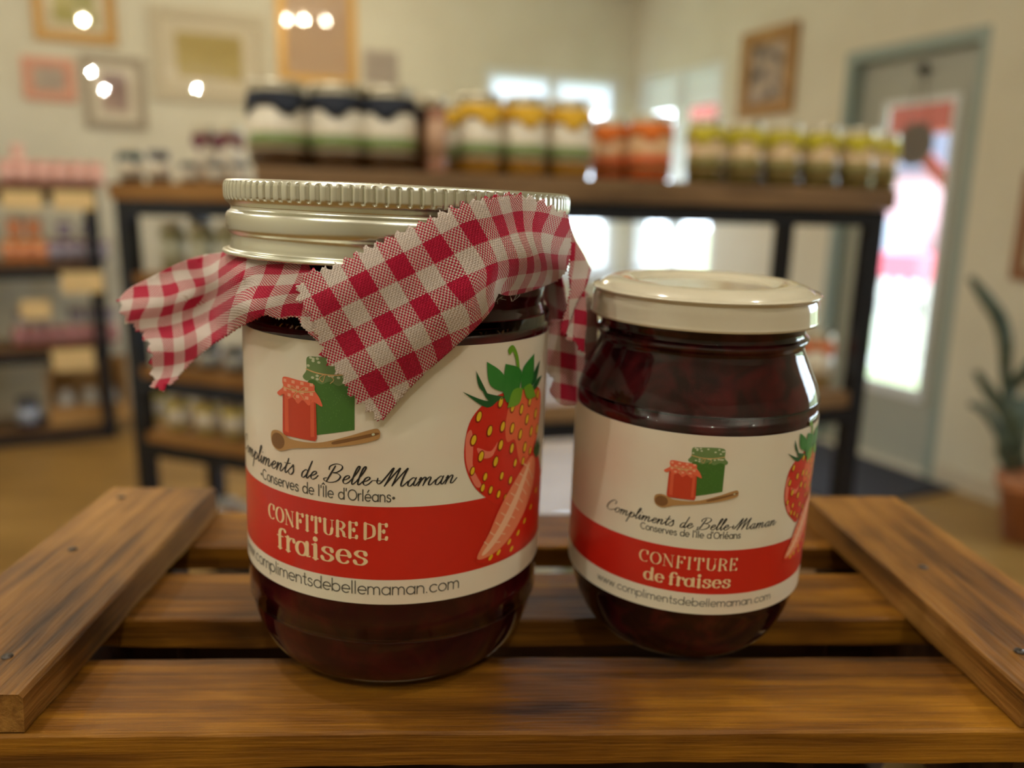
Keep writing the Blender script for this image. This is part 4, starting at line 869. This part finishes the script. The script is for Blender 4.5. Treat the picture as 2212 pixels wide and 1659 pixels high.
def jar_proto(H, R, m_body, m_lab, m_stripe, m_cl, m_lid, kind):
    """stock jar with its parts at the origin"""
    t = thing('jam_jar', 'x', 'jar'); t.name = 'jam_jar'
    mb = MB(); mb.lathe([(.001, 0), (R*.8, 0), (R*.93, H*.03), (R, H*.10), (R, H*.70), (R*.96, H*.75), (R*.88, H*.80), (R*.87, H*.86), (.001, H*.86)], 24); mb.build('body', m_body, t, True)
    mb = MB(); mb.lathe([(R*1.004, H*.20), (R*1.012, H*.20), (R*1.012, H*.68), (R*1.004, H*.68)], 24); lab = mb.build('label', m_lab, t, True)
    if m_stripe: mb = MB(); mb.lathe([(R*1.014, H*.25), (R*1.018, H*.25), (R*1.018, H*.40), (R*1.014, H*.40)], 24); mb.build('label_band', m_stripe, lab, True)
    mb = MB(); mb.lathe([(.001, H), (R*.90, H), (R*.96, H*.99), (R*.97, H*.93), (R*.93, H*.91), (R*.96, H*.89), (R*.96, H*.85), (.001, H*.85)], 24); mb.build('lid', m_lid, t, True)
    if m_cl:
        ph = random.Random(kind).uniform(0, 6)
        prof = [(R*.95, H*.865), (R*.99, H*.85), (R*1.01, H*.80), (R*1.03, H*.73), (R*1.03, H*.66)]
        def rf(r, z, a): k = (H*.865-z)/(H*.2); return r+R*.035*k*(1+math.sin(a*4+ph))*.5+R*.008*k*math.sin(a*9)
        mb = MB(); v = []; f = []; seg = 40
        for (r, z) in prof:
            k = (H*.865-z)/(H*.2)
            for s_ in range(seg):
                a = 2*PI*s_/seg; rr = rf(r, z, a); v.append((rr*math.sin(a), -rr*math.cos(a), z-k*H*.07*math.sin(a*4+ph+.6)))
        for i in range(len(prof)-1):
            for s_ in range(seg): s2 = (s_+1) % seg; f.append((i*seg+s_, i*seg+s2, (i+1)*seg+s2, (i+1)*seg+s_))
        mb.add(v, f); c = mb.build('cloth', m_cl, t, True); sd = c.modifiers.new('thickness', 'SOLIDIFY'); sd.thickness = .0006
    return t
m_lidm = mat('tin_lid', srgb(206, 198, 176), .3, .9); m_labw = mat('stock_label', srgb(236, 226, 206), .28, Coat_Weight=.3)
gl = lambda n, c: mat(n, srgb(*c), .12, Coat_Weight=.7)
m_gband = mat('green_band', srgb(132, 150, 92), .3); m_oband = mat('orange_band', srgb(222, 104, 52), .3)
ORD = ['first', 'second', 'third', 'fourth', 'fifth', 'sixth', 'seventh', 'eighth', 'ninth', 'tenth', 'eleventh', 'twelfth']
def stock(proto_args, spots, unit, labels, group, z):
    """spots: [(picture column, set-back)] on a shelf unit"""
    sh, L_, ang, tilt = unit; first = None
    for i, (px, off) in enumerate(spots):
        x, _ = shelf_local(px, L_, ang, off); n = np.array([-math.sin(ang), math.cos(ang)]); d = np.array([math.cos(ang), math.sin(ang)])
        P = np.array(L_)+d*x+n*off; zz = z-x*math.sin(tilt)+.0006
        if first is None:
            first = jar_proto(*proto_args); first.location = (P[0], P[1], zz); first.rotation_euler = (0, 0, ang+.3); first['group'] = group; first['label'] = labels[i]
        else:
            o = dup(first, (P[0], P[1], zz), ang+random.uniform(-.4, .4), labels[i])
UC = (shC, CL, aC, .008); UB = (shB, tuple(bl), aB, 0); UA = (shA, tuple(al), aA, 0)
# top of the long shelf
stock((.124, .0425, gl('amber_preserve', (70, 44, 16)), m_labw, m_gband, mat('navy_cloth', srgb(38, 44, 58), .8), m_lidm, 1), [(606, .07), (732, .07), (842, .07), (668, .17), (788, .17)], UC,
      ['big green-banded jar with a navy cloth, nearest the purple-topped jars', 'middle one of the three big green-banded jars with navy cloths', 'big green-banded navy-cloth jar nearest the yellow-cloth jars', 'navy-cloth jar set back in the gap nearest the purple-topped jars', 'navy-cloth jar set back in the gap nearest the yellow-cloth jars'], 'big navy-cloth jars', SH)
stock((.118, .036, gl('brown_preserve', (96, 54, 20)), mat('brown_label', srgb(120, 80, 44), .4), None, mat('brown_cloth', srgb(64, 44, 36), .8), m_lidm, 2), [(896, .13)], UC, ['brown preserve jar half hidden behind the navy-cloth jars'], 'brown preserve jars', SH)
stock((.115, .016, gl('rosy_liquor', (170, 120, 96)), mat('rosy_label', srgb(200, 160, 130), .4), None, None, m_lidm, 3), [(944, .04)], UC, ['thin rosy bottle standing between the navy-cloth and yellow-cloth jars'], 'thin bottles', SH)
stock((.124, .0352, gl('honey_preserve', (150, 104, 18)), m_labw, m_gband, mat('yellow_cloth', srgb(236, 186, 52), .8), m_lidm, 4), [(1036, .07), (1132, .07), (1228, .07), (970, .19), (1084, .17), (1180, .17)], UC,
      ['yellow-cloth honey-coloured jar nearest the big navy-cloth jars', 'middle honey-coloured jar of the front yellow-cloth three', 'front yellow-cloth jar beside the orange-cloth jars', 'yellow-cloth jar set back behind the thin rosy bottle', 'yellow-cloth jar set back in the gap nearest the navy-cloth jars', 'yellow-cloth jar set back in the gap nearest the orange-cloth jars'], 'yellow-cloth jars', SH)
stock((.108, .0365, gl('orange_preserve', (176, 78, 22)), mat('peach_label', srgb(226, 180, 132), .3, Coat_Weight=.3), m_oband, mat('orange_cloth', srgb(232, 122, 44), .8), m_lidm, 5), [(1398, .07), (1318, .15)], UC,
      ['orange-cloth jar in front, beside the row of small green-yellow ones', 'orange-cloth jar set back behind the yellow-cloth jars'], 'orange-cloth jars', SH)
stock((.106, .0315, gl('olive_preserve', (92, 78, 20)), mat('tan_label', srgb(216, 186, 140), .26, Coat_Weight=.4), mat('olive_band', srgb(126, 120, 60), .3), mat('lime_cloth', srgb(206, 192, 54), .8), m_lidm, 6), [(1516, .06), (1600, .06), (1682, .06), (1762, .06), (1842, .06), (1893, .12), (1560, .15), (1643, .15), (1724, .15), (1804, .15)], UC,
      [f'small lime-cloth jar, {o} counting from the orange-cloth jars' for o in ORD[:5]]+['small lime-cloth jar set back at the shelf end by the door']+[f'small lime-cloth jar in the back row, {o} counting from the orange-cloth jars' for o in ORD[:4]], 'small lime-cloth jars', SH)
# lower tiers of the long shelf
pale = (.10, .034, gl('pale_preserve', (150, 156, 130)), mat('pale_label', srgb(226, 232, 228), .3, Coat_Weight=.3), None, None, mat('white_lid', srgb(226, 232, 236), .3), 7)
stock((.10, .033, gl('apricot_preserve', (150, 120, 60)), m_labw, None, mat('apricot_cloth', srgb(222, 128, 84), .8), m_lidm, 8), [(1795, .08), (1640, .08)], UC, ['apricot-cloth jar on the second tier by the shelf leg', 'apricot-cloth jar on the second tier behind the white lid'], 'apricot-cloth jars', SH-.37)
stock(pale, [(640, .1), (860, .1), (1010, .1), (1195, .07), (1250, .10), (1330, .14)], UC, [f'pale white-lidded jar on the third tier, {o} along the shelf' for o in ORD[:6]], 'pale jars on the third tier', SH-.72)
stock((.12, .04, gl('blue_preserve', (110, 130, 150)), mat('blue_label', srgb(206, 220, 236), .3), None, None, mat('blue_lid', srgb(196, 206, 220), .3), 9), [(1208, .10), (1790, .12), (1450, .12)], UC,
      ['tall bluish white jar on the bottom tier seen between the two jam jars', 'tall bluish white jar on the bottom tier by the door end', 'tall bluish white jar in the middle of the bottom tier'], 'bluish jars on the bottom tier', SH-1.1)
bx = on_z(1212, 905, SH-.60)
# farther shelf on the left
stock((.098, .034, gl('dark_berry', (40, 34, 40)), m_labw, None, mat('teal_cloth', srgb(44, 92, 106), .8), m_lidm, 10), [(288, .07)], UB, ['teal-cloth dark jar at the end of the back shelf'], 'dark jars on the back shelf', SH-.004)
stock((.092, .031, gl('dark_berry2', (46, 40, 46)), m_labw, None, None, mat('grey_lid', srgb(118, 122, 130), .4), 11), [(349, .07)], UB, ['grey-lidded dark jar beside the teal-cloth jar'], 'dark jars on the back shelf', SH-.004)
stock((.058, .026, gl('dark_berry3', (56, 54, 52)), m_labw, None, None, mat('slate_lid', srgb(92, 92, 90), .4), 12), [(412, .06), (470, .06), (522, .06)], UB, [f'short squat dark jar, {o} from the grey-lidded one' for o in ORD[:3]], 'short jars on the back shelf', SH-.004)
stock((.165, .035, gl('plum_preserve', (190, 160, 120)), m_labw, None, mat('plum_cloth', srgb(122, 62, 78), .8), m_lidm, 13), [(450, .16), (505, .16)], UB, ['tall plum-cloth jar behind the short dark jars', 'tall plum-cloth jar behind, nearest the big navy-cloth jars'], 'tall plum-cloth jars', SH-.004)
stock((.15, .036, gl('mustard_preserve', (150, 140, 96)), mat('sage_label', srgb(196, 196, 170), .35), None, mat('sage_cloth', srgb(170, 164, 124), .8), m_lidm, 14), [(368, .10), (432, .10), (492, .10), (560, .1), (640, .1)], UB, [f'sage-cloth jar under the back shelf top, {o} from the corner leg' for o in ORD[:5]], 'sage-cloth jars', SH-.265)
stock((.075, .032, gl('dark_jelly', (60, 52, 48)), mat('grey_label', srgb(170, 170, 164), .35), None, None, mat('iron_lid', srgb(70, 66, 62), .4), 15), [(372, .08), (432, .08), (490, .08), (548, .08), (620, .08)], UB, [f'dark squat jar on the third tier, {o} from the corner leg' for o in ORD[:5]], 'dark squat jars', SH-.55)
stock((.105, .0345, gl('lemon_preserve', (176, 160, 90)), m_labw, None, mat('lemon_cloth', srgb(226, 206, 92), .8), m_lidm, 16), [(352, .08), (418, .08), (480, .08), (545, .08), (620, .08), (300, .14)], UB, [f'lemon-cloth jar on the fourth tier, {o} along the row' for o in ORD[:5]]+['lemon-cloth jar set back at the corner leg'], 'lemon-cloth jars', SH-.755)
stock((.13, .036, gl('honey_jar', (176, 112, 30)), mat('whitish_label', srgb(224, 226, 226), .3), None, None, mat('silver_lid', srgb(200, 204, 206), .3, .5), 17), [(395, .08), (450, .08), (505, .08), (570, .08)], UB, [f'honey jar with a pale label on the lowest visible tier, {o} along' for o in ORD[:4]], 'honey jars', SH-1.10)
# rack by the wall
zA = SH+.015
stock((.115, .041, gl('rose_preserve', (216, 150, 138)), mat('rose_label', srgb(236, 190, 178), .4), None, None, mat('rose_lid', srgb(232, 172, 160), .5), 18), [(22, .08), (60, .08), (98, .08), (136, .08), (174, .08), (212, .08)], UA, [f'pink jar on top of the rack, {o} from the picture edge' for o in ORD[:6]], 'pink jars on the rack', zA)
stock((.20, .034, gl('rose_bottle', (226, 176, 160)), mat('rose_label2', srgb(240, 206, 190), .4), None, None, mat('rose_cap', srgb(236, 190, 176), .5), 19), [(48, .17)], UA, ['taller pink bottle behind the pink jars on the rack'], 'pink bottles', zA)
gb = thing('storage_box', 'grey-green box at the back of the rack top', 'box', (*(al+E1*.2+E2*.02), zA+.0006), aA)
mb = MB(); mb.box((0, 0, 0), (.42, .12, .27), None, .006); mb.build('body', mat('greygreen_box', srgb(128, 128, 108), .6), gb)
mb = MB(); mb.box((-.005, -.005, .2705), (.425, .125, .30), None, .004); mb.build('lid', mat('greygreen_lid', srgb(150, 148, 124), .6), gb)
ob = MB(); ob.lathe([(.001, 0), (.05, 0), (.07, .04), (.07, .07), (.04, .10), (.001, .11)], 24)
o = tag(ob.build('gourd', mat('gourd_orange', srgb(206, 134, 40), .5), None, True), 'small orange gourd on the grey-green box', 'gourd'); o.location = (*(al+E1*.26+E2*.12), zA+.3012)
ob = MB(); ob.lathe([(.001, 0), (.05, 0), (.065, .05), (.05, .09), (.045, .09), (.055, .05), (.001, .01)], 24)
o = tag(ob.build('pot', mat('pot_grey', srgb(150, 140, 130), .5), None, True), 'small grey pot beside the orange gourd on the box', 'pot'); o.location = (*(al+E1*.26+E2*.30), zA+.3012)
z1, z2, z3 = TA
stock((.125, .036, gl('amber_jelly', (206, 120, 60)), mat('amber_label', srgb(230, 160, 120), .4), None, mat('rust_cloth', srgb(216, 130, 44), .8), m_lidm, 20), [(8, .07), (42, .07), (76, .07), (25, .2)], UA, [f'orange jar on the rack below the top, {o} from the picture edge' for o in ORD[:3]]+['orange jar at the back of that tier'], 'orange jars on the rack', z1)
stock((.125, .036, gl('grape_jelly', (92, 84, 100)), mat('lilac_label', srgb(176, 168, 184), .4), None, mat('violet_cloth', srgb(116, 84, 112), .8), m_lidm, 21), [(108, .07), (142, .07), (176, .07), (208, .07), (146, .2), (182, .2)], UA, [f'violet-cloth grape jar next to the orange jars, {o} in front' for o in ORD[:4]]+['violet-cloth grape jar at the back beside the orange jars', 'violet-cloth grape jar at the back nearest the rack post'], 'violet-cloth jars', z1)
stock((.115, .036, gl('raspberry_jelly', (150, 70, 76)), mat('blush_label', srgb(196, 146, 146), .4), None, mat('berry_cloth', srgb(170, 96, 104), .8), m_lidm, 22), [(10, .07), (46, .07), (82, .07), (118, .07), (150, .07), (182, .07), (214, .07)], UA, [f'raspberry jar in the front of the middle tier, {o} from the picture edge' for o in ORD[:7]], 'raspberry jars', z2)
stock((.20, .037, gl('mist_jelly', (120, 116, 122)), mat('mist_label', srgb(176, 174, 180), .4), None, mat('mauve_cloth', srgb(132, 112, 130), .8), m_lidm, 23), [(20, .22), (62, .22), (140, .22), (178, .22), (212, .22)], UA, [f'mauve-cloth tall jar at the back of the middle tier, {o} along' for o in ORD[:5]], 'mauve-cloth jars', z2)
stock((.16, .055, gl('ink_jelly', (66, 66, 86)), mat('ice_label', srgb(176, 186, 206), .4), None, None, mat('ink_lid', srgb(60, 60, 70), .4), 24), [(8, .1)], UA, ['dark blue jar beside the tan gift crate at the rack foot'], 'dark blue jars', z3)
stock((.105, .036, gl('amber_jelly2', (206, 112, 54)), mat('amber_label', srgb(230, 160, 120), .4), None, mat('rust_cloth2', srgb(206, 112, 36), .8), m_lidm, 25), [(24, .07), (66, .07)], UA, ['orange jar stacked on the rack tier, nearest the picture edge', 'orange jar stacked on the rack tier, beside the violet ones'], 'stacked orange jars', z1+.126)
stock((.085, .036, gl('grape_jelly2', (84, 60, 90)), mat('lilac_label', srgb(176, 168, 184), .4), None, mat('violet_cloth2', srgb(104, 62, 104), .8), m_lidm, 26), [(132, .07), (186, .07)], UA, ['violet jar stacked over the grape jars, nearest the orange stack', 'violet jar stacked over the grape jars, nearest the rack post'], 'stacked violet jars', z1+.126)
gx, _ = shelf_local(55, tuple(al), aA, .05)
gc_ = thing('gift_crate', 'tan wooden gift crate on the bottom of the rack', 'crate', (*(al+E2*gx+E1*.05), z3+.0006), aA)
m_tan = wood('tan_crate_wood', srgb(150, 110, 62), srgb(180, 138, 84), srgb(200, 160, 104), 'x', .6, .3, .2)
mb = MB(); mb.box((0, 0, 0), (.40, .24, .015)); mb.build('base', m_tan, gc_)
for (a, b) in (((0, 0, .0155), (.40, .012, .11)), ((0, .228, .0155), (.40, .24, .34)), ((0, .0125, .0155), (.012, .2275, .30)), ((.388, .0125, .0155), (.40, .2275, .30))): mb = MB(); mb.box(a, b, None, .002); mb.build('side', m_tan, gc_)
for i, (x, y) in enumerate(((.08, .1), (.2, .12), (.31, .1))):
    mb = MB(); mb.lathe([(.001, 0), (.04, 0), (.046, .03), (.046, .12), (.036, .14), (.036, .16), (.001, .165)], 20)
    o = tag(mb.build('gift_jar', mat('gift_white', srgb(206, 200, 190), .3), None, True), f'whitish jar inside the tan gift crate, {ORD[i]} along', 'jar', 'jars in the gift crate'); Pg = al+E2*(gx+x)+E1*(.05+y); o.location = (Pg[0], Pg[1], z3+.0165)
def card(px0, py0, px1, py1, off, lab, m=None):
    """price card clipped to the rack front"""
    n = np.array([-math.sin(aA), math.cos(aA)]); o_ = al+n*off
    A = on_vert(px0, py0, o_, n); B = on_vert(px1, py1, o_, n); t = thing('price_card', lab, 'card', (A[0], A[1], B[2]), aA, 'cream price cards on the rack')
    wd = float(np.linalg.norm(B[:2]-A[:2])); mb = MB(); mb.box((0, 0, 0), (wd, .004, A[2]-B[2]), None, .001); mb.build('card', mat('card_cream', srgb(226, 196, 140), .6), t)
    mb = MB(); mb.box((wd*.45, .0045, (A[2]-B[2])*.3), (wd*.55, .022, (A[2]-B[2])*.7)); mb.build('clip', m_steel, t)
card(0, 412, 94, 452, -.03, 'cream price card under the rack top, nearest the picture edge'); card(112, 412, 206, 454, -.03, 'cream price card under the rack top, nearest the rack post')
card(130, 588, 226, 632, -.03, 'cream price card hanging at the middle tier by the post'); card(42, 650, 112, 688, -.03, 'smaller cream price card low in the middle tier'); card(110, 756, 206, 798, -.03, 'cream price card over the tan gift crate')

# ------------------------------------------------------------------ plant in a pot by the wall
pp = on_z(2212, 1165, 0)
pl = thing('potted_plant', 'dark green succulent in a terracotta pot on the floor by the wall', 'plant', (pp[0]+.02, pp[1], 0))
m_terra = noisy('terracotta', srgb(176, 112, 72), srgb(190, 128, 88), (12, 12, 12), .8)
mb = MB(); mb.lathe([(.001, 0), (.10, 0), (.135, .22), (.15, .22), (.155, .27), (.14, .27), (.135, .25), (.001, .245)], 32); mb.build('pot', m_terra, pl, True)
m_leaf = noisy('succulent_leaf', srgb(52, 66, 52), srgb(84, 98, 80), (20, 20, 20), .5)
zc_pl = float((np.array([pp[0]+.02, pp[1], 0])-CAM)@FWD)
def pl_pts(px): return [at_depth(x, y, zc_pl+dz_)-np.array([pp[0]+.02, pp[1], 0]) for x, y, dz_ in px]
for pts, rad in (([(2185,1010,0),(2180,900,0),(2172,800,0),(2172,740,-.05),(2160,690,-.05),(2130,645,-.1),(2096,598,-.1)], [.02,.022,.022,.028,.03,.026,.012]),
                 ([(2195,1010,.05),(2170,900,.05),(2140,850,.08),(2108,802,.1)], [.02,.022,.026,.014]),
                 ([(2180,860,0),(2190,830,0),(2220,800,-.1),(2260,740,-.1)], [.02,.028,.03,.012]),
                 ([(2200,1000,0),(2215,900,0),(2240,820,.1),(2236,700,.1)], [.02,.024,.03,.012]),
                 ([(2178,990,-.05),(2160,940,-.1),(2130,890,-.1),(2094,872,-.1)], [.016,.018,.02,.012]),
                 ([(2205,1010,.0),(2190,960,-.05),(2200,900,-.1),(2205,860,-.1)], [.03,.04,.04,.02]),
                 ([(2190,1012,.0),(2172,980,.05),(2165,940,.05)], [.03,.036,.02])):
    mb = MB(); mb.tube(cr([tuple(p) for p in pl_pts(pts)], 3), list(np.interp(np.linspace(0, 1, (len(pts)-1)*3+1), np.linspace(0, 1, len(rad)), rad)), 10, None, .6); mb.build('leaf', m_leaf, pl, True)
